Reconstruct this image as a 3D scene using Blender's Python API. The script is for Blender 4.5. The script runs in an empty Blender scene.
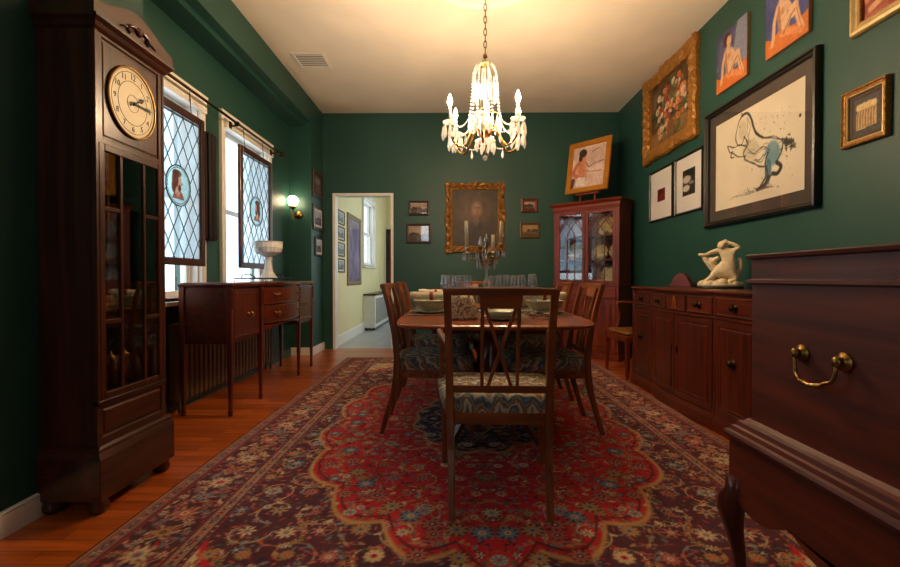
import bpy, bmesh, math, random
import numpy as np
from mathutils import Vector, Matrix
R = math.radians
PI = math.pi
random.seed(7)
SC = bpy.context.scene
COL = SC.collection

# ------------------------------------------------------------------ camera, world, light, exposure
cam_d = bpy.data.cameras.new('camera'); cam = bpy.data.objects.new('camera', cam_d); COL.objects.link(cam)
cam_d.sensor_width = 36; cam_d.lens = 460 / 900 * 36
cam.location = (0, 0, 1.0)
cam.rotation_euler = (R(90 - .75), 0, R(0.62))
cam_d.clip_start = 0.02
SC.camera = cam
SC.view_settings.view_transform = 'Standard'
SC.view_settings.look = 'None'
SC.view_settings.gamma = 1
SC.view_settings.use_curve_mapping = False
SC.view_settings.exposure = 0.0
SC.cycles.sample_clamp_indirect = 4
SC.cycles.caustics_reflective = False
SC.cycles.caustics_refractive = False
SC.cycles.transparent_max_bounces = 24
w = bpy.data.worlds.new('daylight'); SC.world = w; w.use_nodes = True
wb = w.node_tree.nodes['Background']
wb.inputs[0].default_value = (0.80, 0.91, 1.0, 1); wb.inputs[1].default_value = 4.0
BULB = 1200.0      # emission strength of the flame bulbs
SCONCE = 26.0

def portal(name, loc, rot, sx, sy):
    l = bpy.data.lights.new(name, 'AREA'); l.shape = 'RECTANGLE'; l.size = sx; l.size_y = sy
    l.cycles.is_portal = True
    o = bpy.data.objects.new(name, l); COL.objects.link(o); o.location = loc; o.rotation_euler = rot
portal('daylight_portal', (-2.32, 4.68, 1.65), (0, R(-90), 0), 1.6, 1.0)
portal('daylight_portal', (-2.32, 3.3, 1.65), (0, R(-90), 0), 1.6, 1.0)
portal('daylight_portal', (-0.81, -1.62, 2.0), (R(90), 0, 0), 0.62, 2.2)
portal('daylight_portal', (-1.92, 9.15, 1.87), (0, R(-90), 0), 1.3, 1.15)
portal('daylight_portal', (.36, 7.8, 1.75), (0, R(90), 0), 1.7, 1.6)  # sky light through the added hall windows, here and below
portal('daylight_portal', (.36, 10.0, 1.75), (0, R(90), 0), 1.7, 1.6)

# ------------------------------------------------------------------ materials
def lin(c):
    return tuple(((x / 12.92) if x <= 0.04045 else ((x + 0.055) / 1.055) ** 2.4) for x in c)
def hexc(h):
    return lin(tuple(int(h[i:i + 2], 16) / 255 for i in (0, 2, 4)))
MATS = {}
def newmat(name):
    m = bpy.data.materials.new(name); m.use_nodes = True
    nt = m.node_tree
    return m, nt, nt.nodes['Principled BSDF']
def N(nt, t, **kw):
    n = nt.nodes.new(t)
    for k, v in kw.items(): setattr(n, k, v)
    return n
def plain(name, h, rough=0.5, metal=0.0, coat=0.0, var=0.12, scale=20, bump=0.0, spec=0.5, sheen=0):
    if name in MATS: return MATS[name]
    m, nt, b = newmat(name)
    c = hexc(h)
    tc = N(nt, 'ShaderNodeTexCoord'); no = N(nt, 'ShaderNodeTexNoise'); no.inputs['Scale'].default_value = scale
    no.inputs['Detail'].default_value = 4
    nt.links.new(tc.outputs['Object'], no.inputs['Vector'])
    cr = N(nt, 'ShaderNodeValToRGB')
    cr.color_ramp.elements[0].position = 0.3; cr.color_ramp.elements[1].position = 0.7
    cr.color_ramp.elements[0].color = tuple(x * (1 - var) for x in c) + (1,)
    cr.color_ramp.elements[1].color = tuple(min(1, x * (1 + var)) for x in c) + (1,)
    nt.links.new(no.outputs['Fac'], cr.inputs[0]); nt.links.new(cr.outputs[0], b.inputs['Base Color'])
    b.inputs['Roughness'].default_value = rough; b.inputs['Metallic'].default_value = metal
    b.inputs['Coat Weight'].default_value = coat; b.inputs['Coat Roughness'].default_value = 0.12
    b.inputs['Specular IOR Level'].default_value = spec
    b.inputs['Sheen Weight'].default_value = sheen
    if bump:
        bp = N(nt, 'ShaderNodeBump'); bp.inputs['Strength'].default_value = bump; bp.inputs['Distance'].default_value = 0.004
        nt.links.new(no.outputs['Fac'], bp.inputs['Height']); nt.links.new(bp.outputs[0], b.inputs['Normal'])
    MATS[name] = m
    return m
def wood(name, h1, h2, axis='z', rough=0.32, coat=0.35, scale=1.0):
    key = name + axis
    if key in MATS: return MATS[key]
    m, nt, b = newmat(key)
    tc = N(nt, 'ShaderNodeTexCoord'); mp = N(nt, 'ShaderNodeMapping')
    s = [22 * scale, 22 * scale, 22 * scale]; s['xyz'.index(axis)] = 1.6 * scale
    mp.inputs['Scale'].default_value = s
    nt.links.new(tc.outputs['Object'], mp.inputs[0])
    no = N(nt, 'ShaderNodeTexNoise'); no.inputs['Scale'].default_value = 1.0; no.inputs['Detail'].default_value = 6
    no.inputs['Distortion'].default_value = 0.8
    nt.links.new(mp.outputs[0], no.inputs['Vector'])
    cr = N(nt, 'ShaderNodeValToRGB')
    cr.color_ramp.elements[0].position = 0.32; cr.color_ramp.elements[1].position = 0.68
    cr.color_ramp.elements[0].color = hexc(h1) + (1,); cr.color_ramp.elements[1].color = hexc(h2) + (1,)
    nt.links.new(no.outputs['Fac'], cr.inputs[0]); nt.links.new(cr.outputs[0], b.inputs['Base Color'])
    b.inputs['Roughness'].default_value = rough; b.inputs['Coat Weight'].default_value = coat
    b.inputs['Coat Roughness'].default_value = 0.15
    bp = N(nt, 'ShaderNodeBump'); bp.inputs['Strength'].default_value = 0.06; bp.inputs['Distance'].default_value = 0.003
    nt.links.new(no.outputs['Fac'], bp.inputs['Height']); nt.links.new(bp.outputs[0], b.inputs['Normal'])
    MATS[key] = m
    return m
def clearglass(name, tint=(1, 1, 1), gloss=0.10, rough=0.03, body=0.0, bodycol=(0.9, 0.9, 0.9), f=True):
    if name in MATS: return MATS[name]
    m = bpy.data.materials.new(name); m.use_nodes = True; nt = m.node_tree; nt.nodes.clear()
    out = N(nt, 'ShaderNodeOutputMaterial'); tr = N(nt, 'ShaderNodeBsdfTransparent'); gl = N(nt, 'ShaderNodeBsdfGlossy')
    tr.inputs[0].default_value = tuple(tint) + (1,); gl.inputs['Roughness'].default_value = rough
    mx = N(nt, 'ShaderNodeMixShader')
    if f:
        fr = N(nt, 'ShaderNodeLayerWeight'); pw = N(nt, 'ShaderNodeMath', operation='POWER'); pw.inputs[1].default_value = 3
        nt.links.new(fr.outputs['Facing'], pw.inputs[0])
        ad = N(nt, 'ShaderNodeMath', operation='MULTIPLY_ADD'); ad.inputs[1].default_value = .8; ad.inputs[2].default_value = gloss + .02; ad.use_clamp = True
        nt.links.new(pw.outputs[0], ad.inputs[0]); nt.links.new(ad.outputs[0], mx.inputs[0])
    else: mx.inputs[0].default_value = gloss
    nt.links.new(tr.outputs[0], mx.inputs[1]); nt.links.new(gl.outputs[0], mx.inputs[2])
    last = mx
    if body:
        df = N(nt, 'ShaderNodeBsdfTranslucent'); df.inputs[0].default_value = tuple(bodycol) + (1,)
        d2 = N(nt, 'ShaderNodeBsdfDiffuse'); d2.inputs[0].default_value = tuple(bodycol) + (1,)
        m1 = N(nt, 'ShaderNodeMixShader'); m1.inputs[0].default_value = 0.5
        nt.links.new(df.outputs[0], m1.inputs[1]); nt.links.new(d2.outputs[0], m1.inputs[2])
        m2 = N(nt, 'ShaderNodeMixShader'); m2.inputs[0].default_value = body
        nt.links.new(mx.outputs[0], m2.inputs[1]); nt.links.new(m1.outputs[0], m2.inputs[2]); last = m2
    nt.links.new(last.outputs[0], out.inputs[0])
    MATS[name] = m
    return m
def emissive(name, c, s):
    if name in MATS: return MATS[name]
    m, nt, b = newmat(name)
    b.inputs['Base Color'].default_value = tuple(c) + (1,)
    b.inputs['Emission Color'].default_value = tuple(c) + (1,); b.inputs['Emission Strength'].default_value = s
    MATS[name] = m
    return m
def painted(name, rough=0.7, coat=0.0, fine=0.0, trans=0.0):
    if name in MATS: return MATS[name]
    m, nt, b = newmat(name)
    at = N(nt, 'ShaderNodeVertexColor'); at.layer_name = 'paint'
    src = at.outputs[0]
    if fine:
        tc = N(nt, 'ShaderNodeTexCoord'); no = N(nt, 'ShaderNodeTexNoise'); no.inputs['Scale'].default_value = 260
        no.inputs['Detail'].default_value = 2
        nt.links.new(tc.outputs['Object'], no.inputs['Vector'])
        mr = N(nt, 'ShaderNodeMapRange'); mr.inputs[3].default_value = 1 - fine; mr.inputs[4].default_value = 1 + fine
        mr.inputs[1].default_value = 0.3; mr.inputs[2].default_value = 0.7
        nt.links.new(no.outputs['Fac'], mr.inputs[0])
        vm = N(nt, 'ShaderNodeVectorMath', operation='SCALE')
        nt.links.new(src, vm.inputs[0]); nt.links.new(mr.outputs[0], vm.inputs['Scale']); src = vm.outputs[0]
        bp = N(nt, 'ShaderNodeBump'); bp.inputs['Strength'].default_value = 0.4; bp.inputs['Distance'].default_value = 0.003
        nt.links.new(no.outputs['Fac'], bp.inputs['Height']); nt.links.new(bp.outputs[0], b.inputs['Normal'])
    nt.links.new(src, b.inputs['Base Color'])
    b.inputs['Roughness'].default_value = rough; b.inputs['Coat Weight'].default_value = coat
    b.inputs['Coat Roughness'].default_value = 0.06
    if trans:
        out = nt.nodes['Material Output']; tl = N(nt, 'ShaderNodeBsdfTranslucent'); tp = N(nt, 'ShaderNodeBsdfTransparent')
        nt.links.new(src, tl.inputs[0]); nt.links.new(src, tp.inputs[0])
        mx = N(nt, 'ShaderNodeMixShader'); mx.inputs[0].default_value = 0.75
        nt.links.new(tl.outputs[0], mx.inputs[1]); nt.links.new(tp.outputs[0], mx.inputs[2])
        m2 = N(nt, 'ShaderNodeMixShader'); m2.inputs[0].default_value = trans
        nt.links.new(b.outputs[0], m2.inputs[1]); nt.links.new(mx.outputs[0], m2.inputs[2]); nt.links.new(m2.outputs[0], out.inputs[0])
    MATS[name] = m
    return m

GREEN = plain('green wall paint', '234a41', rough=0.48, var=0.05, scale=3, bump=0.05, spec=0.4)
CREAM = plain('cream ceiling paint', 'efe3cf', rough=0.85, var=0.03, scale=3)
WHITE = plain('white gloss trim paint', 'e9e4da', rough=0.4, var=0.03)
BRASS = plain('aged brass', '8f6c36', rough=0.36, metal=1.0, var=0.2)
DBRASS = plain('dark antique brass', '3c2e1c', rough=0.5, metal=1.0, var=0.3)
SILVER = plain('polished silver', 'c9c6c0', rough=0.15, metal=1.0, var=0.05)
GILT = plain('gilded wood', '8f5e26', rough=0.42, metal=0.4, var=0.35, scale=60, bump=0.6)
GILT2 = plain('worn gilded wood', 'a4702e', rough=0.42, metal=0.4, var=0.4, scale=80, bump=0.6)
BLACKF = plain('black picture frame lacquer', '17130f', rough=0.35)
IRON = plain('black wrought iron', '121212', rough=0.4, metal=0.6)
MAH = lambda a='z': wood('mahogany', '3c1206', '6a240e', a, rough=0.34, coat=0.3)
CLK = lambda a='z': wood('dark fumed oak', '2a1308', '502410', a, rough=0.3, coat=0.3)
CHR = lambda a='z': wood('walnut chair wood', '6a3010', '9c5420', a, rough=0.36, coat=0.25)
TBL = lambda a='y': wood('polished table mahogany', '743214', 'a85426', a, rough=0.28, coat=0.45)
CAB = lambda a='z': wood('red cherry wood', '561b04', '82300c', a, rough=0.42, coat=0.1)
PNL = lambda a='z': wood('stained panel frame wood', '2e150e', '4a2418', a, rough=0.4, coat=0.2)

# ------------------------------------------------------------------ geometry builder
class G:
    def __init__(s): s.bm = bmesh.new()
    def face(s, vs):
        try: return s.bm.faces.new(vs)
        except ValueError: return None
    def rings(s, rings, closed_ring=True, cap0=True, cap1=True, smooth=False):
        vv = [[s.bm.verts.new(p) for p in r] for r in rings]
        n = len(rings[0])
        for a, b in zip(vv[:-1], vv[1:]):
            for i in range(n if closed_ring else n - 1):
                j = (i + 1) % n
                f = s.face((a[i], a[j], b[j], b[i]))
                if f and smooth: f.smooth = True
        if cap0 and n > 2: s.face(vv[0][::-1])
        if cap1 and n > 2: s.face(vv[-1])
        return s
    def box(s, x0, x1, y0, y1, z0, z1, bev=0.0):
        b = min(bev, abs(x1 - x0) / 2.1, abs(y1 - y0) / 2.1, abs(z1 - z0) / 2.1)
        if b <= 0:
            r = [[(x0, y0, z), (x1, y0, z), (x1, y1, z), (x0, y1, z)] for z in (z0, z1)]
            return s.rings(r)
        def oct_(z, i):
            a, c, d, e = x0 + i, x1 - i, y0 + i, y1 - i
            q = b if i == 0 else b
            return [(a + q, d, z), (c - q, d, z), (c, d + q, z), (c, e - q, z), (c - q, e, z), (a + q, e, z), (a, e - q, z), (a, d + q, z)]
        return s.rings([oct_(z0, b * .7), oct_(z0 + b, 0), oct_(z1 - b, 0), oct_(z1, b * .7)])
    def tube(s, pts, rad, seg=8, cap=True, smooth=True, flat=1.0):
        P = [Vector(p) for p in pts]
        if not hasattr(rad, '__len__'): rad = [rad] * len(P)
        T = []
        for i in range(len(P)):
            t = (P[min(i + 1, len(P) - 1)] - P[max(i - 1, 0)])
            T.append(t.normalized() if t.length > 1e-9 else Vector((0, 0, 1)))
        up = Vector((0, 0, 1)) if abs(T[0].z) < 0.9 else Vector((1, 0, 0))
        n = (up - T[0] * up.dot(T[0])).normalized()
        rr = []
        for i, p in enumerate(P):
            n = (n - T[i] * n.dot(T[i]))
            n = n.normalized() if n.length > 1e-6 else Vector((1, 0, 0))
            b = T[i].cross(n)
            rr.append([p + (n * math.cos(2 * PI * k / seg) + b * math.sin(2 * PI * k / seg) * flat) * rad[i] for k in range(seg)])
        return s.rings(rr, smooth=smooth, cap0=cap, cap1=cap)
    def lathe(s, prof, c=(0, 0, 0), seg=16, m=None, smooth=True, cap=True, sx=1, sy=1):
        rr = []
        for r, z in prof:
            ring = [Vector((max(r, 1e-5) * math.cos(2 * PI * k / seg) * sx, max(r, 1e-5) * math.sin(2 * PI * k / seg) * sy, z)) for k in range(seg)]
            if m is not None: ring = [m @ v for v in ring]
            rr.append([v + Vector(c) for v in ring])
        return s.rings(rr, smooth=smooth, cap0=cap, cap1=cap)
    def beam(s, p0, p1, w, d, up=(0, 0, 1), w1=None, d1=None):
        a, b = Vector(p0), Vector(p1); t = (b - a).normalized(); u = Vector(up)
        if abs(t.dot(u)) > 0.98: u = Vector((0, 1, 0))
        sd = t.cross(u).normalized(); u = sd.cross(t).normalized()
        w1 = w if w1 is None else w1; d1 = d if d1 is None else d1
        q = lambda p, w, d: [p - sd * w / 2 - u * d / 2, p + sd * w / 2 - u * d / 2, p + sd * w / 2 + u * d / 2, p - sd * w / 2 + u * d / 2]
        return s.rings([q(a, w, d), q(b, w1, d1)])
    def post(s, secs, bev=0.003):                         # (x, y, z, w, d) rectangles stacked along z
        rr = []
        for x, y, z, w, d in secs:
            a, b = w / 2, d / 2; c = min(bev, a * .6, b * .6)
            rr.append([(x - a + c, y - b, z), (x + a - c, y - b, z), (x + a, y - b + c, z), (x + a, y + b - c, z),
                       (x + a - c, y + b, z), (x - a + c, y + b, z), (x - a, y + b - c, z), (x - a, y - b + c, z)])
        return s.rings(rr)
    def prism(s, poly, a, b, axis='y'):                    # poly in the other two coordinates
        def P(u, v, t):
            return (u, t, v) if axis == 'y' else ((t, u, v) if axis == 'x' else (u, v, t))
        return s.rings([[P(u, v, a) for u, v in poly], [P(u, v, b) for u, v in poly]])
    def rect(s, x0, x1, z0, z1, prof, cap=True):           # nested rectangles facing -y: prof = (inset, y)
        rr = [[(x0 + i, y, z0 + i), (x1 - i, y, z0 + i), (x1 - i, y, z1 - i), (x0 + i, y, z1 - i)] for i, y in prof]
        return s.rings(rr, cap0=False, cap1=cap)
    def bow(s, x0, x1, depth, n=8, ymax=None, power=2):
        for k in range(1, n):
            x = x0 + (x1 - x0) * k / n
            bmesh.ops.bisect_plane(s.bm, geom=s.bm.verts[:] + s.bm.edges[:] + s.bm.faces[:], plane_co=(x, 0, 0), plane_no=(1, 0, 0))
        c, h = (x0 + x1) / 2, (x1 - x0) / 2
        for v in s.bm.verts:
            if x0 - 1e-4 <= v.co.x <= x1 + 1e-4 and (ymax is None or v.co.y < ymax):
                v.co.y -= depth * (1 - abs((v.co.x - c) / h) ** power)
        return s
    def xf(s, m):
        bmesh.ops.transform(s.bm, matrix=m, verts=s.bm.verts[:]); return s
    def out(s, name, mat, parent=None, loc=None, rot=None, fix=True):
        if fix: bmesh.ops.recalc_face_normals(s.bm, faces=s.bm.faces[:])
        me = bpy.data.meshes.new(name); s.bm.to_mesh(me); s.bm.free()
        for m in (mat if isinstance(mat, (list, tuple)) else [mat]): me.materials.append(m)
        o = bpy.data.objects.new(name, me); COL.objects.link(o)
        if parent is not None: o.parent = parent
        if loc: o.location = loc
        if rot: o.rotation_euler = rot
        return o
def thing(name, label, cat, loc=(0, 0, 0), rz=0, group=None, rx=0):
    o = bpy.data.objects.new(name, None); o.empty_display_size = 0.05; COL.objects.link(o)
    o.location = loc; o.rotation_euler = (rx, 0, rz); tag(o, label, cat, group); return o
def tag(o, label, cat, group=None):
    o['label'] = label; o['category'] = cat
    if group: o['group'] = group
    return o
def struct(o): o['kind'] = 'structure'; return o
def copy_tree(o, parent=None):
    c = o.copy(); COL.objects.link(c)
    if parent is not None: c.parent = parent
    for ch in list(o.children): copy_tree(ch, c)
    return c
def lerp(a, b, t): return a + (b - a) * t
def bez(p0, p1, p2, p3, n=10):
    p0, p1, p2, p3 = map(Vector, (p0, p1, p2, p3))
    return [p0 * (1 - t) ** 3 + p1 * 3 * t * (1 - t) ** 2 + p2 * 3 * t * t * (1 - t) + p3 * t ** 3 for t in [i / n for i in range(n + 1)]]

# ------------------------------------------------------------------ painting on grids (colours stored on the mesh)
class Cv:
    def __init__(s, w, h, nx, ny, bg=(1, 1, 1)):
        s.w, s.h, s.nx, s.ny = w, h, nx, ny
        s.X, s.Y = np.meshgrid(np.linspace(0, w, nx), np.linspace(0, h, ny))
        s.A = np.ones((ny, nx, 3)) * np.array(bg)
    def blend(s, m, col, win=None):
        a = s.A if win is None else s.A[win]
        a[...] = a * (1 - m[..., None]) + np.array(col) * m[..., None]
    def win(s, x0, x1, y0, y1):
        i0 = max(0, int(x0 / s.w * (s.nx - 1))); i1 = min(s.nx, int(x1 / s.w * (s.nx - 1)) + 2)
        j0 = max(0, int(y0 / s.h * (s.ny - 1))); j1 = min(s.ny, int(y1 / s.h * (s.ny - 1)) + 2)
        if i1 <= i0 or j1 <= j0: return None
        return (slice(j0, j1), slice(i0, i1))
    def ell(s, cx, cy, rx, ry, col, ang=0.0, soft=0.15, a=1.0):
        r = max(rx, ry) * (1 + soft); wn = s.win(cx - r, cx + r, cy - r, cy + r)
        if wn is None: return
        x, y = s.X[wn] - cx, s.Y[wn] - cy; c, n = math.cos(ang), math.sin(ang)
        d = np.sqrt(((x * c + y * n) / rx) ** 2 + ((-x * n + y * c) / ry) ** 2)
        s.blend(np.clip((1 + soft - d) / (2 * soft + 1e-6), 0, 1) * a, col, wn)
    def line(s, pts, wd, col, a=1.0):
        for (x0, y0), (x1, y1) in zip(pts[:-1], pts[1:]):
            wn = s.win(min(x0, x1) - wd * 2, max(x0, x1) + wd * 2, min(y0, y1) - wd * 2, max(y0, y1) + wd * 2)
            if wn is None: continue
            X, Y = s.X[wn], s.Y[wn]; dx, dy = x1 - x0, y1 - y0; L = dx * dx + dy * dy + 1e-12
            t = np.clip(((X - x0) * dx + (Y - y0) * dy) / L, 0, 1)
            d = np.hypot(X - x0 - t * dx, Y - y0 - t * dy)
            s.blend(np.clip(1.5 - d / (wd * .5 + 1e-9) * 1.0, 0, 1) * a, col, wn)
    def curve(s, pts, wd, col, a=1.0, n=8):
        P = [Vector((p[0], p[1], 0)) for p in pts]; q = []
        for i in range(len(P) - 1):
            p0, p1, p2, p3 = P[max(i - 1, 0)], P[i], P[i + 1], P[min(i + 2, len(P) - 1)]
            for k in range(n):
                t = k / n
                v = 0.5 * ((2 * p1) + (p2 - p0) * t + (2 * p0 - 5 * p1 + 4 * p2 - p3) * t * t + (3 * p1 - p0 - 3 * p2 + p3) * t ** 3)
                q.append((v.x, v.y))
        q.append((P[-1].x, P[-1].y)); s.line(q, wd, col, a)
    def poly(s, pts, col, a=1.0):
        m = np.zeros(s.X.shape, bool); n = len(pts)
        for i in range(n):
            x0, y0 = pts[i]; x1, y1 = pts[(i + 1) % n]
            if y0 == y1: continue
            c = ((s.Y > min(y0, y1)) & (s.Y <= max(y0, y1))) & (s.X < x0 + (s.Y - y0) * (x1 - x0) / (y1 - y0))
            m ^= c
        s.blend(m * a, col)
    def noise(s, amp, cells=12, seed=1):
        r = np.random.RandomState(seed); gx, gy = cells, max(2, int(cells * s.h / s.w))
        g = r.rand(gy + 1, gx + 1); u = s.X / s.w * gx; v = s.Y / s.h * gy
        i = np.minimum(u.astype(int), gx - 1); j = np.minimum(v.astype(int), gy - 1); fu, fv = u - i, v - j
        fu = fu * fu * (3 - 2 * fu); fv = fv * fv * (3 - 2 * fv)
        z = (g[j, i] * (1 - fu) + g[j, i + 1] * fu) * (1 - fv) + (g[j + 1, i] * (1 - fu) + g[j + 1, i + 1] * fu) * fv
        s.A = np.clip(s.A + (z[..., None] - .5) * 2 * amp, 0, 1); return z
    def mesh(s, name, mat, parent=None, x0=None, z0=None, y=0.0, horizontal=False):
        x0 = -s.w / 2 if x0 is None else x0; z0 = -s.h / 2 if z0 is None else z0
        nx, ny = s.nx, s.ny; co = np.zeros((ny, nx, 3)); co[..., 0] = s.X + x0
        if horizontal: co[..., 1] = s.Y + z0; co[..., 2] = y
        else: co[..., 2] = s.Y + z0; co[..., 1] = y
        idx = np.arange(nx * ny).reshape(ny, nx)
        q = np.stack([idx[:-1, :-1], idx[:-1, 1:], idx[1:, 1:], idx[1:, :-1]], -1).reshape(-1)
        nf = (nx - 1) * (ny - 1); me = bpy.data.meshes.new(name)
        me.vertices.add(nx * ny); me.vertices.foreach_set('co', co.reshape(-1))
        me.loops.add(nf * 4); me.loops.foreach_set('vertex_index', q.astype(np.int32))
        me.polygons.add(nf); me.polygons.foreach_set('loop_start', np.arange(0, nf * 4, 4, dtype=np.int32))
        me.update(calc_edges=True)
        L = np.where(s.A <= 0.04045, s.A / 12.92, ((np.clip(s.A, 0, 1) + 0.055) / 1.055) ** 2.4)
        ca = me.color_attributes.new('paint', 'FLOAT_COLOR', 'POINT')
        ca.data.foreach_set('color', np.concatenate([L, np.ones((ny, nx, 1))], -1).reshape(-1))
        me.materials.append(mat); o = bpy.data.objects.new(name, me); COL.objects.link(o)
        if parent is not None: o.parent = parent
        return o

# ================================================================== THE ROOM
XR, XW, XL, XN = 2.25, -2.12, -1.84, -1.75          # right wall, window wall, picture wall, near-left wall
YB, YF, ZC = 6.4, -1.55, 3.28
# floor of planks running across the room
def floor_mat():
    m, nt, b = newmat('oak plank floor')
    tc = N(nt, 'ShaderNodeTexCoord'); br = N(nt, 'ShaderNodeTexBrick')
    br.inputs['Scale'].default_value = 1.0; br.inputs['Brick Width'].default_value = 1.5; br.inputs['Row Height'].default_value = 0.075
    br.inputs['Mortar Size'].default_value = 0.0015; br.inputs['Color1'].default_value = hexc('c66222') + (1,)
    br.inputs['Color2'].default_value = hexc('9c4616') + (1,); br.inputs['Mortar'].default_value = hexc('2a1006') + (1,)
    br.inputs['Bias'].default_value = 0.0; br.offset = 0.37
    nt.links.new(tc.outputs['Object'], br.inputs['Vector'])
    mp = N(nt, 'ShaderNodeMapping'); mp.inputs['Scale'].default_value = (2.5, 34, 1); nt.links.new(tc.outputs['Object'], mp.inputs[0])
    no = N(nt, 'ShaderNodeTexNoise'); no.inputs['Scale'].default_value = 1; no.inputs['Detail'].default_value = 5
    nt.links.new(mp.outputs[0], no.inputs['Vector'])
    mr = N(nt, 'ShaderNodeMapRange'); mr.inputs[1].default_value = .25; mr.inputs[2].default_value = .75; mr.inputs[3].default_value = .62; mr.inputs[4].default_value = 1.35
    nt.links.new(no.outputs['Fac'], mr.inputs[0])
    vm = N(nt, 'ShaderNodeVectorMath', operation='SCALE'); nt.links.new(br.outputs['Color'], vm.inputs[0]); nt.links.new(mr.outputs[0], vm.inputs['Scale'])
    nt.links.new(vm.outputs[0], b.inputs['Base Color']); b.inputs['Roughness'].default_value = 0.3
    b.inputs['Coat Weight'].default_value = 0.25; b.inputs['Coat Roughness'].default_value = 0.2
    return m
g = G(); g.box(-2.3, 2.4, YF - .1, YB + .06, -0.1, 0); struct(g.out('floor', floor_mat()))
g = G(); g.box(-2.3, 2.4, YF - .1, YB + .1, ZC, ZC + .1); struct(g.out('ceiling', CREAM))
g = G(); g.box(XR, XR + .12, YF - .1, YB + .1, 0, ZC); struct(g.out('wall_right', GREEN))
g = G()                                               # back wall with doorway
DX0, DX1, DZ = -1.70, -0.855, 2.17
g.box(-2.3, DX0, YB, YB + .12, 0, ZC); g.box(DX1, XR + .12, YB, YB + .12, 0, ZC); g.box(DX0, DX1, YB, YB + .12, DZ, ZC)
struct(g.out('wall_back', GREEN))
g = G(); g.box(XN - .5, XN, YF - .1, 2.58, 0, ZC); struct(g.out('wall_left', GREEN))
W1, W2, WZ0, WZ1 = (2.85, 3.78), (4.19, 5.18), 0.84, 2.42
def holed(g, x0, x1, ys, y0, y1, z0, z1, zc):
    c = y0
    for a, b in ys:
        g.box(x0, x1, c, a, 0, zc); g.box(x0, x1, a, b, 0, z0); g.box(x0, x1, a, b, z1, zc); c = b
    g.box(x0, x1, c, y1, 0, zc)
g = G(); holed(g, XW - .2, XW, [W1, W2], 2.58, 5.88, WZ0, WZ1, ZC); struct(g.out('wall_left_window', GREEN))
g = G(); g.box(XW - .2, XL, 5.88, YB, 0, ZC); struct(g.out('wall_left_return', GREEN))
g = G(); g.box(XW, XL, 2.58, 5.88, 2.98, ZC); g.box(XW, XL - .09, 2.58, 5.88, 2.93, 2.98)
struct(g.out('trim_1', GREEN))
# rear wall behind the camera, with a tall window
g = G(); RX0, RX1, RZ0, RZ1 = -1.12, -0.5, 0.9, 3.1
g.box(XN - .5, RX0, YF - .1, YF, 0, ZC); g.box(RX1, XR + .12, YF - .1, YF, 0, ZC)
g.box(RX0, RX1, YF - .1, YF, 0, RZ0); g.box(RX0, RX1, YF - .1, YF, RZ1, ZC); struct(g.out('wall_rear', GREEN))
def bb(name, x0, x1, y0, y1, mat=WHITE):
    g = G(); g.box(x0, x1, y0, y1, 0, .085); cx, cy = (x0 + x1) / 2, (y0 + y1) / 2
    g.box(x0, x1, y0, y1, .085, .10, .006); struct(g.out(name, mat))
bb('baseboard_left', XN, XN + .02, YF, 2.58)
bb('baseboard_left_return', XW, XL + .02, 5.86, 5.88)
bb('baseboard_left_far', XL, XL + .02, 5.88, YB)
bb('baseboard_left_window', XW, XW + .02, 2.58, 5.86, GREEN)
bb('baseboard_right', XR - .02, XR, YF, YB, GREEN)
bb('baseboard_back', DX1 + .06, XR - .02, YB - .02, YB, GREEN)
# plaster ceiling medallion
g = G(); pr = [(.445, 0), (.44, -.014), (.425, -.02), (.40, -.018), (.39, -.008), (.33, -.008), (.32, -.022), (.29, -.026), (.27, -.012), (.14, -.012), (.12, -.03), (.07, -.034), (0, -.034)]
g.lathe(pr, (.228, 3.5, ZC), 48)
for k in range(16):
    a = 2 * PI * k / 16
    g.lathe([(0, -.004), (.03, -.012), (.035, -.002)], (.228 + .2 * math.cos(a), 3.5 + .2 * math.sin(a), ZC - .008), 8, sx=1.3)
struct(g.out('trim_2', plain('white plaster', 'efe8da', rough=.8, var=.02)))
# doorway lining and hall
DF = G()
for x0, x1 in ((DX0 - .0, DX0 + .035), (DX1 - .035, DX1)): DF.box(x0, x1, YB - .02, YB + .14, 0, DZ - .035)
DF.box(DX0, DX1, YB - .02, YB + .14, DZ - .035, DZ); struct(DF.out('trim_3', WHITE))
HALL = plain('pale yellow green wall paint', 'dccf9c', rough=.7, var=.03, scale=3)
HX, HY = -1.72, 11.5
g = G(); c = YB + .12
g.box(HX - .15, HX, c, 8.57, 0, 3.05); g.box(HX - .15, HX, 9.72, HY, 0, 3.05); g.box(HX - .15, HX, 8.57, 9.72, 0, 1.24); g.box(HX - .15, HX, 8.57, 9.72, 2.5, 3.05)
struct(g.out('wall_hall_left', HALL))
g = G(); g.box(HX - .15, .3, HY, HY + .1, 0, 3.05); struct(g.out('wall_hall_end', HALL))
g = G(); holed(g, .2, .3, [(7.0, 8.6), (9.2, 10.8)], c, HY, .9, 2.6, 3.05); struct(g.out('wall_hall_right', HALL))  # openings for the two added windows, out of view
g = G(); g.box(HX - .15, .3, c, HY + .1, 3.05, 3.12); struct(g.out('ceiling_hall', CREAM))
def tile_mat():
    m, nt, b = newmat('pale grey hall tiles')
    tc = N(nt, 'ShaderNodeTexCoord'); br = N(nt, 'ShaderNodeTexBrick'); br.offset = 0
    br.inputs['Scale'].default_value = 1; br.inputs['Brick Width'].default_value = .4; br.inputs['Row Height'].default_value = .4
    br.inputs['Mortar Size'].default_value = .004; br.inputs['Color1'].default_value = hexc('a9adb0') + (1,); br.inputs['Color2'].default_value = hexc('9b9fa3') + (1,)
    br.inputs['Mortar'].default_value = hexc('7d8082') + (1,)
    nt.links.new(tc.outputs['Object'], br.inputs['Vector']); nt.links.new(br.outputs['Color'], b.inputs['Base Color'])
    b.inputs['Roughness'].default_value = .3; return m
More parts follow.
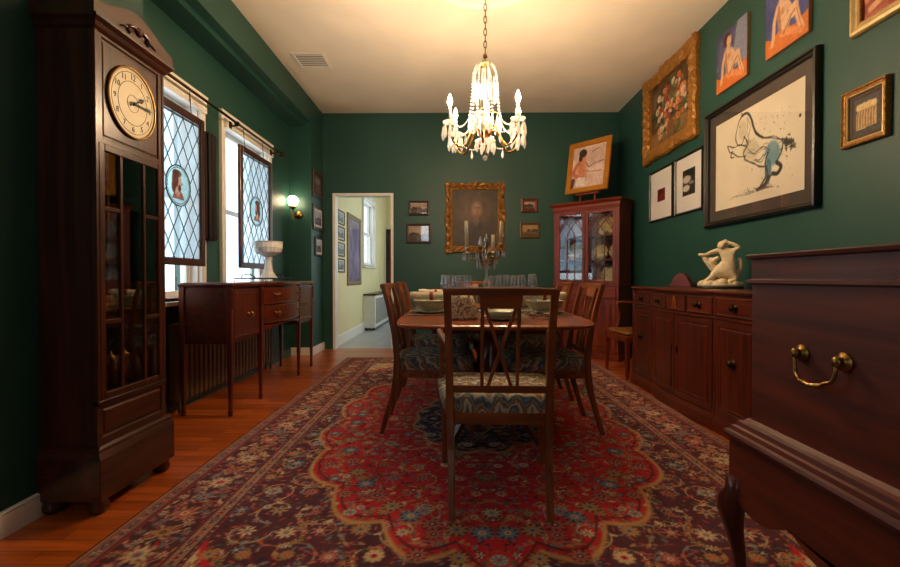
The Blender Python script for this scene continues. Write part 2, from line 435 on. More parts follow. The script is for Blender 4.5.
g = G(); g.box(HX - .15, .3, YB + .06, HY + .1, -.1, 0.001); struct(g.out('floor_hall', tile_mat()))
g = G(); g.box(HX, HX + .02, c, HY, 0, .14); g.box(HX, HX + .012, c, HY, .14, .155); struct(g.out('baseboard_hall', WHITE))
PANE = clearglass('window pane glass', (.97, .99, 1), .02)
def window(name, plane, a, b, z0, z1, facing):
    """facing '+x' or '+y'; plane = room face of the wall; a..b extent along the wall"""
    def bx(g, u0, u1, d0, d1, z0_, z1_, bev=.002):       # d = depth from room face, negative = into the room
        if facing == '+x': g.box(plane - d1, plane - d0, u0, u1, z0_, z1_, bev)
        else: g.box(u0, u1, plane - d1, plane - d0, z0_, z1_, bev)
    r = thing(name, '', ''); del r['label']; del r['category']; struct(r)
    g = G()
    cz = .07
    bx(g, a - cz, a, -.03, .0, z0 - .02, z1); bx(g, b, b + cz, -.03, 0, z0 - .02, z1)
    bx(g, a - cz, b + cz, -.03, 0, z1, z1 + .07); bx(g, a - cz - .02, b + cz + .02, -.045, 0, z1 + .07, z1 + .09)
    bx(g, a - cz - .02, b + cz + .02, -.06, 0, z0 - .05, z0 - .02)
    bx(g, a, a + .02, 0, .14, z0, z1); bx(g, b - .02, b, 0, .14, z0, z1); bx(g, a, b, 0, .14, z1 - .02, z1); bx(g, a, b, 0, .14, z0 - .02, z0 + .01)
    g.out('window_frame', WHITE, r)
    zm = (z0 + z1) / 2
    for k, (s0, s1, d) in enumerate(((z0 + .01, zm + .02, .06), (zm - .02, z1 - .02, .095))):
        g = G(); bx(g, a + .02, a + .065, d, d + .03, s0, s1); bx(g, b - .065, b - .02, d, d + .03, s0, s1)
        bx(g, a + .065, b - .065, d, d + .03, s0, s0 + .045); bx(g, a + .065, b - .065, d, d + .03, s1 - .045, s1)
        s = g.out('sash', WHITE, r)
        g = G(); bx(g, a + .065, b - .065, d + .013, d + .017, s0 + .045, s1 - .045, 0); g.out('pane', PANE, s)
    return r
window('window_1', XW, *W1, WZ0, WZ1, '+x')
window('window_2', XW, *W2, WZ0, WZ1, '+x')
window('window_3', YF, RX0, RX1, RZ0, RZ1, '+y')
window('window_4', HX, 8.57, 9.72, 1.24, 2.5, '+x')
for nm_, a_, b_ in (('added_window_5', 7.0, 8.6), ('added_window_6', 9.2, 10.8)):  # unseen windows, added so more daylight reaches the hall wall and floor
    g = G(); g.box(.23, .234, a_, b_, .9, 2.6); r_ = struct(g.out(nm_, PANE))
    g = G(); g.box(.19, .24, (a_ + b_) / 2 - .025, (a_ + b_) / 2 + .025, .9, 2.6); g.box(.19, .24, a_, b_, 1.72, 1.77); g.out('glazing_bars', WHITE, r_)
# white rounded head boards over the two windows
for (a, b), l in ((W1, 'white rounded head board over the window nearer the clock'), (W2, 'white rounded head board over the window nearer the wall lamp')):
    y0, y1 = a - .04, b + .05
    poly = [(y0, 2.36), (y1, 2.36), (y1, 2.42), (y1 - .015, 2.47), (y1 - .05, 2.50), (y0 + .05, 2.50), (y0 + .015, 2.47), (y0, 2.42)]
    g = G(); g.prism(poly, XW + .03, XW + .055, 'x'); tag(g.out('head_board', WHITE), l, 'window head', 'window head boards')

# ================================================================== THE RUG
def make_rug():
    W, H = 2.97, 4.93; nx, ny = 246, 404
    C = Cv(W / 2, H / 2, nx, ny)                       # a quarter: x from centre outwards, y from centre outwards
    a, b = C.X, C.Y; eu, ev = W / 2 - a, H / 2 - b; e = np.minimum(eu, ev)      # distance from the edge
    rs = np.random.RandomState(3)
    red, navy, cream, gold, salmon, blue, mar = (.76, .10, .12), (.17, .12, .20), (.80, .70, .54), (.68, .50, .29), (.70, .38, .30), (.44, .50, .54), (.36, .08, .11)
    green = (.30, .36, .28)
    C.A[:] = red
    th = np.arctan2(b / 1.72, a / .98); r = np.sqrt((a / .98) ** 2 + (b / 1.72) ** 2)
    sc = 0.94 + .075 * np.abs(np.sin(th * 9)) + .03 * np.sin(th * 4)
    sc2 = 1.36 + .06 * np.abs(np.sin(th * 7))
    C.A[r > sc] = (.31, .12, .17); C.A[r > sc2] = cream
    mr = np.sqrt((a / .44) ** 2 + (b / .64) ** 2); ms = 0.9 + .10 * np.abs(np.sin(np.arctan2(b / .64, a / .44) * 6))
    C.A[mr < ms] = navy; m2 = .42 + .06 * np.cos(np.arctan2(b, a) * 8); C.A[mr < m2] = mar
    def ros(x, y, rr, pal, k=7, disc=True):
        ph = rs.rand() * 6
        if disc: C.ell(x, y, rr * .98, rr * .98, pal[3], soft=.12)
        for i in range(k):
            t = ph + 2 * PI * i / k; C.ell(x + rr * .62 * math.cos(t), y + rr * .62 * math.sin(t), rr * .46, rr * .19, pal[0], ang=t, soft=.35)
        C.ell(x, y, rr * .34, rr * .34, pal[1], soft=.2); C.ell(x, y, rr * .15, rr * .15, pal[2], soft=.3)
    pals = [(cream, red, navy, gold), (blue, cream, red, navy), (salmon, navy, cream, mar), (gold, blue, mar, navy), (cream, blue, salmon, mar), (salmon, cream, blue, navy), (blue, salmon, navy, cream), (gold, red, cream, green)]
    B0 = .40
    fa, fb = W / 2 - B0, H / 2 - B0
    def leaves(n, x0, x1, y0, y1, cols, L=.013, wd=.0052):
        for _ in range(n):
            C.ell(rs.uniform(x0, x1), rs.uniform(y0, y1), L * rs.uniform(.6, 1.3), wd, cols[rs.randint(len(cols))], ang=rs.rand() * 3.1, soft=.3, a=.9)
    leaves(3000, 0, fa, 0, fb, [gold, mar, blue, mar, navy, green, salmon, (.42, .10, .12), (.72, .14, .14)])
    cent = []
    for j in range(14):
        for i in range(9):
            x = (i + .5 * (j % 2)) * .150 + (rs.uniform(-.02, .02) if i or j % 2 else 0); y = j * .160 + rs.uniform(-.018, .018)
            if x < fa + .03 and y < fb + .03: cent.append((x, y))
    for k, (x, y) in enumerate(cent):
        ph = rs.rand() * 6; d = 1 if rs.rand() > .5 else -1; pts = []
        for q in range(16):
            t = q / 15; rr = .03 + .075 * t; an = ph + d * t * 4.9
            pts.append((x + rr * math.cos(an), y + rr * math.sin(an)))
        C.line(pts, .006, [gold, cream, (.52, .42, .30), gold][k % 4], .85)
        for q in range(3, 16, 2):
            px, py = pts[q]
            if rs.rand() < .45: ros(px + rs.uniform(-.012, .012), py + rs.uniform(-.012, .012), .019, pals[rs.randint(8)], 5, rs.rand() < .4)
            else: C.ell(px + rs.uniform(-.012, .012), py + rs.uniform(-.012, .012), .017, .007, [blue, gold, cream, salmon, green][rs.randint(5)], ang=rs.rand() * 3)
    # gold outlines of scallops and medallion
    for fld, lv, wd in ((r, sc, .013), (r, sc - .035, .006), (mr, ms, .03), (mr, m2, .03)):
        C.blend(np.clip(1.3 - np.abs(fld - lv) / wd, 0, 1) * .95, (.74, .56, .32) if wd != .006 else mar)
    C.blend(np.clip(1.3 - np.abs(r - sc2) / .014, 0, 1), red)
    for k, (x, y) in enumerate(cent): ros(x, y,   .022 + .018 * rs.rand(), pals[rs.randint(8)], 7 + rs.randint(4), rs.rand() < .75)
    for i in range(13):
        t = (i + .5) / 13 * PI / 2; x, y = .84 * .98 * math.cos(t), .84 * 1.72 * math.sin(t); ros(x, y, .044, pals[(i % 3) + 1], 9)
    # borders
    m = e < B0
    C.A[m] = (.29, .13, .17)
    mk = lambda lo, hi: (e >= lo) & (e < hi)
    main = mk(.085, .31); keep = C.A.copy()
    leaves(1500, fa - .02, W / 2, 0, H / 2, [gold, salmon, blue, mar, red, (.58, .28, .26), (.50, .34, .30), cream], .016, .006)
    leaves(700, 0, fa, fb - .02, H / 2, [gold, salmon, blue, mar, red, (.58, .28, .26), (.50, .34, .30), cream], .016, .006)
    C.A[~m] = keep[~m]
    C.A[mk(.0, .010)] = mar; C.A[mk(.010, .016)] = gold; C.A[mk(.016, .070)] = (.52, .36, .32); C.A[mk(.070, .076)] = navy
    C.A[mk(.076, .085)] = (.55, .14, .14); C.A[mk(.31, .318)] = (.55, .14, .14); C.A[mk(.318, .325)] = navy; C.A[mk(.325, .372)] = (.60, .46, .36); C.A[mk(.372, .378)] = navy
    C.A[mk(.378, B0 - .005)] = (.50, .16, .15); C.A[mk(B0 - .005, B0)] = gold
    def border(depth, step, fn):
        n = int((H / 2 - depth) / step)
        for i in range(n + 1): fn(W / 2 - depth, i * step, i, 0)
        n = int((W / 2 - depth) / step)
        for i in range(n + 1): fn(i * step, H / 2 - depth, i + 1, 1)
    bp = [(salmon, navy, cream, (.45, .16, .18)), (cream, red, blue, (.30, .24, .32)), (blue, salmon, navy, mar), (salmon, cream, red, navy), (gold, mar, blue, (.24, .16, .24)), (cream, blue, red, mar)]
    def vine(x, y, i, h):
        pts = []
        for q in range(9):
            t = q / 8; o = .070 * math.sin((i + t) * PI); s_ = t * .145
            pts.append((x + o, y + s_) if not h else (x + s_, y + o))
        C.line(pts, .008, (.66, .46, .34))
        C.line([(x - (p[0] - x), p[1]) if not h else (p[0], y - (p[1] - y)) for p in pts], .007, (.60, .28, .26))
    def big(x, y, i, h):
        ros(x, y, .054 if i % 2 else .040, bp[i % 6], 9)
        for dx, dy in ((.05, .070), (-.05, .072), (.058, -.068), (-.055, -.07), (.085, 0), (-.085, 0)):
            ux, uy = (dx, dy) if not h else (dy, dx)
            ros(x + ux * 1.05, y + uy * .9, .021, bp[(i + rs.randint(6)) % 6], 6, rs.rand() < .5)
            C.ell(x + ux * .5, y + uy * .6, .018, .007, (.70, .50, .38), ang=rs.rand() * 3)
    border(.198, .145, vine); border(.198, .145, big)
    for dd, st, rr in ((.043, .048, .0165), (.348, .052, .017), (.386, .036, .007)):
        border(dd, st, lambda x, y, i, h: ros(x, y, rr, [(cream, red, navy, (.36, .20, .24)), (red, navy, cream, (.66, .54, .42)), (blue, red, cream, mar)][i % 3], 5))
        border(dd, st, lambda x, y, i, h: (C.ell(x, y + st / 2, .006, .010, (.30, .20, .26)) if not h else C.ell(x + st / 2, y, .010, .006, (.30, .20, .26))))
    q = C.A
    full = np.concatenate([q[::-1], q[1:]], 0); full = np.concatenate([full[:, ::-1], full[:, 1:]], 1)
    D = Cv(W, H, full.shape[1], full.shape[0]); D.A = full
    D.noise(.03, 60, 5)
    o = D.mesh('pile', painted('wool rug pile', rough=.95, fine=.3), None, y=.012, horizontal=True)
    t = thing('persian_rug', 'large red and navy patterned rug under the dining table', 'rug', (.155, 3.21, 0))
    o.parent = t
    g = G(); g.rings([[(-W / 2, -H / 2, z), (W / 2, -H / 2, z), (W / 2, H / 2, z), (-W / 2, H / 2, z)] for z in (.0005, .0115)])
    g.out('backing', plain('maroon rug edge', '4a1618', rough=.95), t)
make_rug()

# ================================================================== SEATING
def fabric_mat():
    m, nt, b = newmat('flame stitch fabric')
    tc = N(nt, 'ShaderNodeTexCoord'); sx = N(nt, 'ShaderNodeSeparateXYZ'); nt.links.new(tc.outputs['Object'], sx.inputs[0])
    # zigzag: s = z + y + pingpong(x)
    pp = N(nt, 'ShaderNodeMath', operation='PINGPONG'); pp.inputs[1].default_value = .035; nt.links.new(sx.outputs[0], pp.inputs[0])
    mu = N(nt, 'ShaderNodeMath', operation='MULTIPLY'); mu.inputs[1].default_value = 1.5; nt.links.new(pp.outputs[0], mu.inputs[0])
    no = N(nt, 'ShaderNodeTexNoise'); no.inputs['Scale'].default_value = 14; no.inputs['Detail'].default_value = 2; nt.links.new(tc.outputs['Object'], no.inputs['Vector'])
    nm = N(nt, 'ShaderNodeMath', operation='MULTIPLY'); nm.inputs[1].default_value = .22; nt.links.new(no.outputs['Fac'], nm.inputs[0])
    a1 = N(nt, 'ShaderNodeMath', operation='ADD'); nt.links.new(mu.outputs[0], a1.inputs[0]); nt.links.new(nm.outputs[0], a1.inputs[1])
    yz = N(nt, 'ShaderNodeMath', operation='ADD'); nt.links.new(sx.outputs[1], yz.inputs[0]); nt.links.new(sx.outputs[2], yz.inputs[1])
    a2 = N(nt, 'ShaderNodeMath', operation='ADD'); nt.links.new(a1.outputs[0], a2.inputs[0]); nt.links.new(yz.outputs[0], a2.inputs[1])
    md = N(nt, 'ShaderNodeMath', operation='FRACT'); mk = N(nt, 'ShaderNodeMath', operation='MULTIPLY'); mk.inputs[1].default_value = 11
    nt.links.new(a2.outputs[0], mk.inputs[0]); nt.links.new(mk.outputs[0], md.inputs[0])
    cr = N(nt, 'ShaderNodeValToRGB'); cr.color_ramp.interpolation = 'LINEAR'
    cs = [(0, '4c4a44'), (.16, '6c7676'), (.3, 'a8a490'), (.42, 'd0bc94'), (.55, 'a87e52'), (.66, '6e4a30'), (.8, '9c8c6c'), (.92, '666c6c'), (1, '4c4a44')]
    el = cr.color_ramp.elements; el[0].color = hexc(cs[0][1]) + (1,); el[1].color = hexc(cs[-1][1]) + (1,)
    for p, h in cs[1:-1]: x = el.new(p); x.color = hexc(h) + (1,)
    nt.links.new(md.outputs[0], cr.inputs[0]); nt.links.new(cr.outputs[0], b.inputs['Base Color']); b.inputs['Roughness'].default_value = .85
    return m
FAB = fabric_mat()
def sc_(a, b, t): return tuple(lerp(p, q, t) for p, q in zip(a, b))
def make_chair(arms, label, group):
    t = thing('dining_armchair' if arms else 'dining_chair', label, 'chair', (0, 0, 0), 0, group)
    for s in (-1, 1):
        g = G()                                            # sabre back leg running up into the back post
        g.post([(s * .200, -.335, 0, .026, .030), (s * .202, -.300, .12, .029, .032), (s * .206, -.258, .26, .032, .036), (s * .210, -.238, .38, .035, .040), (s * .212, -.235, .48, .034, .036)])
        g.out('leg', CHR('z'), t)
        g = G()
        g.post([(s * .212, -.235, .48, .034, .036), (s * .214, -.250, .62, .032, .032), (s * .217, -.285, .80, .031, .028), (s * .220, -.325, .945, .032, .024)])
        g.out('back_post', CHR('z'), t)
        g = G()
        q = .228 + (.03 if arms else 0); g.post([(s * q, .238, 0, .026, .026), (s * q, .235, .05, .024, .024), (s * q, .228, .38, .038, .038), (s * q, .228, .41, .038, .038)])
        g.out('leg', CHR('z'), t)
        if arms:
            g = G()
            p = bez((s * .216, -.27, .70), (s * .25, -.15, .735), (s * .285, .0, .735), (s * .272, .10, .715), 8) + bez((s * .272, .10, .715), (s * .262, .15, .67), (s * .272, .11, .52), (s * .262, .115, .40), 8)[1:]
            g.tube(p, [.013] + [.016] * 7 + [.018] * 3 + [.015] * 4 + [.017] * 2, 8, flat=.8)
            g.out('armrest', CHR('y'), t)
    ex_ = .03 if arms else 0
    def fw(y): return lerp(.205, .232 + ex_, (y + .235) / .47)
    g = G()                                                # seat rails
    g.beam((-.2, -.236, .385), (.2, -.236, .385), .022, .05); g.beam((-.225 - ex_, .232, .385), (.225 + ex_, .232, .385), .026, .055)
    for s in (-1, 1): g.beam((s * .206, -.23, .385), (s * (.229 + ex_), .23, .385), .026, .055)
    g.out('seat_frame', CHR('x'), t)
    g = G()                                                # upholstered seat, crowned
    def ring(z, gr):
        p = []; rr = .03
        for k in range(32):
            an = 2 * PI * k / 32; c, s = math.cos(an), math.sin(an)
            u = math.copysign(abs(c) ** .28, c); v = math.copysign(abs(s) ** .28, s)
            y = v * (.250 + gr) + .004; p.append((u * (fw(y) + .016 + gr + ex_ * .6), y, z))
        return p
    g.rings([ring(.392, -.012), ring(.41, .0), ring(.45, .006), ring(.475, -.004), ring(.488, -.03), ring(.497, -.08), ring(.503, -.16)], smooth=True)
    g.out('seat', FAB, t)
    g = G()                                                # crest rail, slightly dished
    n = 10; rr = []
    for k in range(n + 1):
        u = k / n * 2 - 1; x = u * .236; y = -.322 - .022 * (1 - u * u); z0 = .915; z1 = .945 + .004 * (1 - u * u)
        rr.append([(x, y - .013, z0), (x, y + .011, z0), (x, y + .015, z1 - .006), (x, y + .008, z1), (x, y - .010, z1), (x, y - .017, z1 - .006)])
    g.rings(rr); g.out('crest_rail', CHR('x'), t)
    g = G(); g.rings([[(x, y, z) for x, y, z in ((-.088, -.337 + dy, .918), (.088, -.337 + dy, .918), (.084, -.320 + dy, .862), (-.084, -.320 + dy, .862))] for dy in (-.007, .009)])
    g.out('tablet', CHR('x'), t)
    g = G(); g.beam((-.205, -.243, .512), (.205, -.243, .512), .018, .03); g.out('lower_rail', CHR('x'), t)
    def yb(z): return -.243 - .077 * max(0, (z - .52) / .345) ** 1.2
    for x in (-.075, .075):
        g = G(); g.post([(x, yb(z), z, .015, .015) for z in (.52, .61, .70, .79, .87)]); g.out('spindle', CHR('z'), t)
    for s in (-1, 1):
        g = G(); pts = [(lerp(-.05 * s, .065 * s, k / 6), yb(lerp(.52, .868, k / 6)) + .006 * s, lerp(.52, .868, k / 6)) for k in range(7)]
        for a, b in zip(pts[:-1], pts[1:]): g.beam(a, b, .014, .012, up=(0, 1, 0))
        g.out('cross_splat', CHR('z'), t)
    return t
ZR = .0125
ac = make_chair(True, 'carved open-back armchair nearest the viewer, its back to the camera', 'dining armchairs')
ac.location = (.196, 2.20, ZR); ac.rotation_euler = (0, 0, R(-1.5))
sc = make_chair(False, 'striped-seat side chair on the left of the table, nearer the viewer', 'dining side chairs')
sc.location = (-.13, 3.10, ZR); sc.rotation_euler = (0, 0, R(-90))
for x, y, rz, l in ((-.135, 3.92, -91, 'striped-seat side chair on the left of the table, farther from the viewer'),
                    (.588, 3.08, 91, 'striped-seat side chair on the right of the table, nearer the viewer'),
                    (.604, 3.88, 90, 'striped-seat side chair on the right of the table, farther from the viewer')):
    c = copy_tree(sc); c.location = (x, y, ZR); c.rotation_euler = (0, 0, R(rz)); c['label'] = l
c = copy_tree(ac); c.location = (.16, 4.62, ZR); c.rotation_euler = (0, 0, R(180)); c['label'] = 'far head armchair behind the wine glasses, facing the viewer'

# corner chair with brown leather seat
def corner_chair():
    t = thing('corner_armchair', 'small wooden armchair with brown leather seat between cabinet and sideboard', 'chair', (1.885, 4.765, 0), R(95))
    m = CAB('z')
    for s in (-1, 1):
        g = G(); g.post([(s * .24, .22, 0, .026, .026), (s * .24, .22, .06, .032, .032), (s * .24, .22, .41, .042, .042)]); g.out('leg', m, t)
        g = G(); g.post([(s * .20, -.26, 0, .03, .03), (s * .20, -.21, .40, .036, .036)]); g.out('leg', m, t)
        g = G(); g.post([(s * .20, -.21, .40, .036, .036), (s * .20, -.23, .6, .03, .03), (s * .205, -.27, .80, .03, .026)]); g.out('back_post', m, t)
        g = G(); g.tube(bez((s * .205, -.24, .70), (s * .26, -.1, .735), (s * .27, .03, .735), (s * .262, .09, .725), 8) + bez((s * .262, .09, .725), (s * .25, .14, .70), (s * .235, .02, .60), (s * .245, .13, .43), 8)[1:], .016, 8); g.out('armrest', m, t)
    g = G(); g.box(-.25, .25, -.23, .235, .36, .42, .005); g.out('seat_frame', m, t)
    g = G(); g.box(-.235, .235, -.2, .225, .42, .465, .018); g.out('seat', plain('tan leather', '7d4d22', rough=.45, var=.2), t)
    g = G(); g.box(-.21, .21, -.295, -.268, .76, .83, .006); g.out('crest_rail', m, t)
    g = G(); g.box(-.2, .2, -.262, -.24, .60, .64, .004); g.out('lower_rail', m, t)
corner_chair()

# ================================================================== DINING TABLE
def dining_table():
    t = thing('dining_table', 'polished mahogany pedestal dining table in the middle of the room', 'table', (.23, 3.43, ZR))
    g = G()
    def ring(z, i):
        p = []
        hx, hy = .585 - i, 1.06 - i
        for k in range(64):
            an = 2 * PI * (k + .5) / 64; c, s = math.cos(an), math.sin(an)
            e = .24
            x = math.copysign(abs(c) ** e, c) * hx; y = math.copysign(abs(s) ** e, s) * hy
            y *= 1 - .075 * (x / hx) ** 2; x *= 1 - .02 * (y / hy) ** 2
            p.append((x, y, z))
        return p
    g.rings([ring(.712, .012), ring(.716, .003), ring(.728, 0), ring(.733, .004), ring(.737, .012)])
    g.out('table_top', TBL('y'), t)
    g = G(); g.box(-.36, .36, -.80, .80, .665, .712, .004); g.out('apron', MAH('y'), t)
    for py in (-.52, .52):
        g = G(); g.lathe([(.10, .665), (.10, .64), (.045, .62), (.04, .56), (.055, .50), (.075, .44), (.07, .38), (.045, .34), (.04, .30), (.07, .27), (.075, .2), (.05, .17), (.03, .15)], (0, py, 0), 18)
        col = g.out('pedestal', MAH('z'), t)
        for k in range(4):
            a = R(90 * k + (45 if py > 0 else 0)) if False else R(90 * k + 45)
            d = Vector((math.cos(a), math.sin(a), 0)); o = Vector((0, py, 0)); q = []
            for r, z, w_, h_ in ((.04, .24, .045, .09), (.12, .235, .042, .075), (.22, .17, .036, .055), (.30, .09, .032, .042), (.35, .04, .028, .034), (.37, .03, .028, .03)):
                n = Vector((-d.y, d.x, 0)); p = o + d * r + Vector((0, 0, z))
                q.append([p - n * w_ / 2 - Vector((0, 0, h_ / 2)), p + n * w_ / 2 - Vector((0, 0, h_ / 2)), p + n * w_ / 2 + Vector((0, 0, h_ / 2)), p - n * w_ / 2 + Vector((0, 0, h_ / 2))])
            g = G(); g.rings(q); lg = g.out('leg', MAH('x'), t)
            g = G(); p = o + d * .385; n = Vector((-d.y, d.x, 0)); g.lathe([(.010, 0), (.018, .004), (.022, .02), (.020, .04), (.008, .048)], (p.x, p.y, 0), 10)
            g.out('foot_cap', BRASS, lg)
dining_table()
TZ = .7500          # table top height

# ---- candelabra
CRYST = clearglass('cut crystal', (.97, .97, .97), .22, .08, .34, (.95, .93, .88))
TGL = clearglass('thin wine glass', (.95, .96, .97), .08, .05, .04, (.95, .97, 1))
def drop(g, c, L, r, seg=6):
    x, y, z = c
    g.lathe([(0, 0), (r * .45, -L * .18), (r, -L * .62), (r * .55, -L * .88), (0, -L)], (x, y, z), seg, smooth=False, cap=False)
def candelabra():
    t = thing('candelabra', 'brass and crystal candelabra holding ivory candles in the middle of the table', 'candelabra', (.235, 3.46, TZ))
    g = G(); g.lathe([(.075, 0), (.075, .008), (.05, .015), (.025, .03), (.018, .05), (.014, .06)], seg=20); g.out('base', SILVER, t)
    g = G(); g.lathe([(.014, .06), (.024, .08), (.030, .11), (.016, .14), (.011, .16), (.022, .18), (.026, .21), (.012, .24), (.010, .30), (.018, .32), (.02, .345), (.012, .36)], seg=10, smooth=False); g.out('stem', CRYST, t)
    g = G(); g.lathe([(.012, .36), (.03, .37), (.034, .385), (.018, .40), (.010, .42), (.009, .47), (.014, .48), (.010, .50), (.016, .52), (.019, .535), (.010, .555), (.003, .58)], seg=12); g.out('finial', SILVER, t)
    for k in range(7):
        a = 2 * PI * k / 7 + .3; c_, s_ = math.cos(a), math.sin(a); g = G()
        g.tube(bez((.012 * c_, .012 * s_, .345), (.05 * c_, .05 * s_, .33), (.085 * c_, .085 * s_, .40), (.06 * c_, .06 * s_, .43), 8) + bez((.06 * c_, .06 * s_, .43), (.045 * c_, .045 * s_, .445), (.04 * c_, .04 * s_, .42), (.05 * c_, .05 * s_, .415), 4)[1:], [.005] * 9 + [.003] * 4, 5)
        sc_o = g.out('scroll', BRASS, t)
        g = G(); drop(g, (.068 * c_, .068 * s_, .385), .075, .008); g.out('crystal_drop', CRYST, sc_o)
    for k, (dx, dy, h, cl, lean) in enumerate(((-.145, -.02, .455, .195, -.04), (.105, -.03, .48, .165, .03), (.06, .12, .43, .13, 0), (-.05, -.10, .46, 0, 0), (-.03, .13, .43, 0, 0))):
        n = Vector((dx, dy, 0)).normalized(); L = Vector((dx, dy, 0)).length
        p = bez((n.x * .02, n.y * .02, .375), (n.x * L * .4, n.y * L * .4, .46), (n.x * L * .7, n.y * L * .7, .31), (dx, dy, h - .03), 10)
        g = G(); g.tube(p, .0075, 6); arm = g.out('arm', BRASS, t)
        g = G(); g.lathe([(.005, h - .035), (.030, h - .03), (.034, h - .022), (.012, h - .02), (.010, h - .01), (.016, h), (.017, h + .022), (.0, h + .022)], (dx, dy, 0), 12); g.out('candle_cup', BRASS if k % 2 else SILVER, arm)
        for q in range(6):
            a = 2 * PI * q / 6
            g = G(); drop(g, (dx + .031 * math.cos(a), dy + .031 * math.sin(a), h - .028), .055, .006); g.out('crystal_drop', CRYST, arm)
        if cl:
            g = G(); c = h + .0225
            g.lathe([(.0125, 0), (.0125, cl * .5), (.0115, cl - .004), (.008, cl), (.002, cl)], (0, 0, 0), 12, m=Matrix.Rotation(lean, 3, 'Y'), c_=None) if False else g.lathe([(.0145, 0), (.0135, cl * .5), (.0125, cl - .004), (.008, cl), (.002, cl)], (0, 0, 0), 12, m=Matrix.Rotation(lean, 3, 'Y'))
            wp = ('tallest ivory candle, on the left arm of the candelabra', 'ivory candle on the right arm of the candelabra', 'short ivory candle on the rear arm of the candelabra')[k]
            cd = thing('candle', wp, 'candle', (.235 + dx, 3.46 + dy, TZ + c), 0, 'candelabra candles')
            g.out('wax', plain('ivory wax', 'e4d5b0', rough=.5, var=.04), cd)
            g = G(); v = Matrix.Rotation(lean, 3, 'Y') @ Vector((0, 0, cl)); g.tube([v - Vector((0, 0, .001)), v + Vector((0, 0, .010))], .0012, 5); g.out('wick', BLACKF, cd)
        else:
            g = G(); g.lathe([(.012, h + .022), (.017, h + .035), (.010, h + .06), (.003, h + .09)], (dx, dy, 0), 6, smooth=False); g.out('crystal_finial', CRYST, arm)
candelabra()

# ---- wine glasses
def wine_glass(label, x, y, hgt=.27, proto=[None]):
    if proto[0] is None:
        t = thing('wine_glass', label, 'glass', (x, y, TZ), 0, 'wine glasses')
        g = G(); g.lathe([(.0, .0005), (.036, .001), (.036, .003), (.006, .008)], seg=20); g.out('foot', TGL, t)
        g = G(); g.lathe([(.006, .008), (.0038, .03), (.0038, .12), (.007, .140)], seg=10); g.out('stem', TGL, t)
        g = G(); g.lathe([(.007, .140), (.022, .146), (.034, .160), (.0385, .18), (.0365, .215), (.0295, .262), (.0285, .27), (.0272, .2695), (.035, .215), (.0368, .18), (.0325, .162), (.020, .149), (.0, .146)], seg=24, cap=False); g.out('bowl', TGL, t)
        proto[0] = t; return t
    t = copy_tree(proto[0]); t['label'] = label; t.location = (x, y, TZ); s = hgt / .27; t.scale = (s, s, s); return t
GL = [(-.075, 3.55, .270, 'leftmost of the wine glasses, left of the candelabra'), (-.045, 3.69, .270, 'second wine glass from the left, partly behind the first'),
      (.008, 3.50, .265, 'third wine glass from the left in the left cluster'), (.05, 3.66, .270, 'fourth wine glass from the left in the left cluster'),
      (.095, 3.50, .265, 'wine glass just left of the candelabra stem'), (.30, 3.72, .262, 'wine glass just right of the candelabra stem'),
      (.352, 3.56, .270, 'first wine glass of the right cluster, nearest the candelabra'), (.42, 3.68, .270, 'second wine glass of the right cluster'),
      (.46, 3.54, .266, 'wine glass in the middle of the right cluster'), (.528, 3.66, .270, 'wine glass second from the right end'), (.59, 3.52, .275, 'rightmost wine glass on the table')]
for x, y, h, l in GL: wine_glass(l, x, y, h)
# near glass standing by the silver dishes on the right
t = wine_glass('small empty glass standing beside the silver salts near the right place setting', .50, 2.93, .17)

# ---- place settings: placemat, bowl, rolled napkin
CERA = plain('cream glazed china', 'd9cfae', rough=.25, var=.06, coat=.4)
CERG = plain('celadon glazed china', 'a8a888', rough=.3, var=.12, coat=.3)
NAP = plain('cream linen napkin', 'e2d7b8', rough=.9, var=.06, scale=50)
BAND = plain('red embroidered band', '9c4630', rough=.9, var=.3, scale=70)
def setting(x, y, s, where):
    mt = tag(G().box(-.15, .15, -.20, .20, 0, .004, .0015).out('placemat', plain('woven tan placemat', '6e5a44', rough=.9, var=.3, scale=80), None, (x, y, TZ + .0005)), 'woven tan placemat under the bowl at the %s seat' % where, 'placemat', 'placemats')
    pl = thing('dinner_plate', 'cream dinner plate under the bowl at the %s seat' % where, 'plate', (x, y, TZ + .0048), 0, 'dinner plates')
    g = G(); g.lathe([(0, .001), (.08, .001), (.085, .004), (.14, .016), (.14, .019), (.085, .008), (.0, .006)], seg=32, cap=False); g.out('body', CERA, pl)
    bl = thing('soup_bowl', 'celadon and cream bowl at the %s seat' % where, 'bowl', (x, y, TZ + .0115), 0, 'soup bowls')
    g = G(); g.lathe([(0, 0), (.05, 0), (.052, .006), (.09, .02), (.12, .05), (.13, .075), (.134, .075), (.131, .082), (.125, .078), (.115, .052), (.085, .026), (.0, .012)], seg=32, cap=False); g.out('body', CERG, bl)
    np_ = thing('rolled_napkin', 'cream rolled napkin with a red band lying across the %s bowl' % where, 'napkin', (x, y, TZ + .121), R(90 if False else 0), 'rolled napkins')
    g = G(); rs = []
    for k in range(13):
        u = k / 12 * 2 - 1; r = .030 + .003 * math.cos(u * 9); rs.append([(u * .15, r * math.cos(2 * PI * q / 12) * .95, r * math.sin(2 * PI * q / 12) * .85 + .004 * u * u) for q in range(12)])
    g.rings(rs, smooth=True); g.out('roll', NAP, np_)
    g = G(); g.rings([[(u, .036 * math.cos(2 * PI * q / 14), .031 * math.sin(2 * PI * q / 14)) for q in range(14)] for u in (-.012, .012)], smooth=True); g.out('band', BAND, np_)
setting(-.165, 3.22, -1, 'near left'); setting(-.165, 3.98, -1, 'far left')
setting(.62, 3.20, 1, 'near right'); setting(.62, 3.96, 1, 'far right')
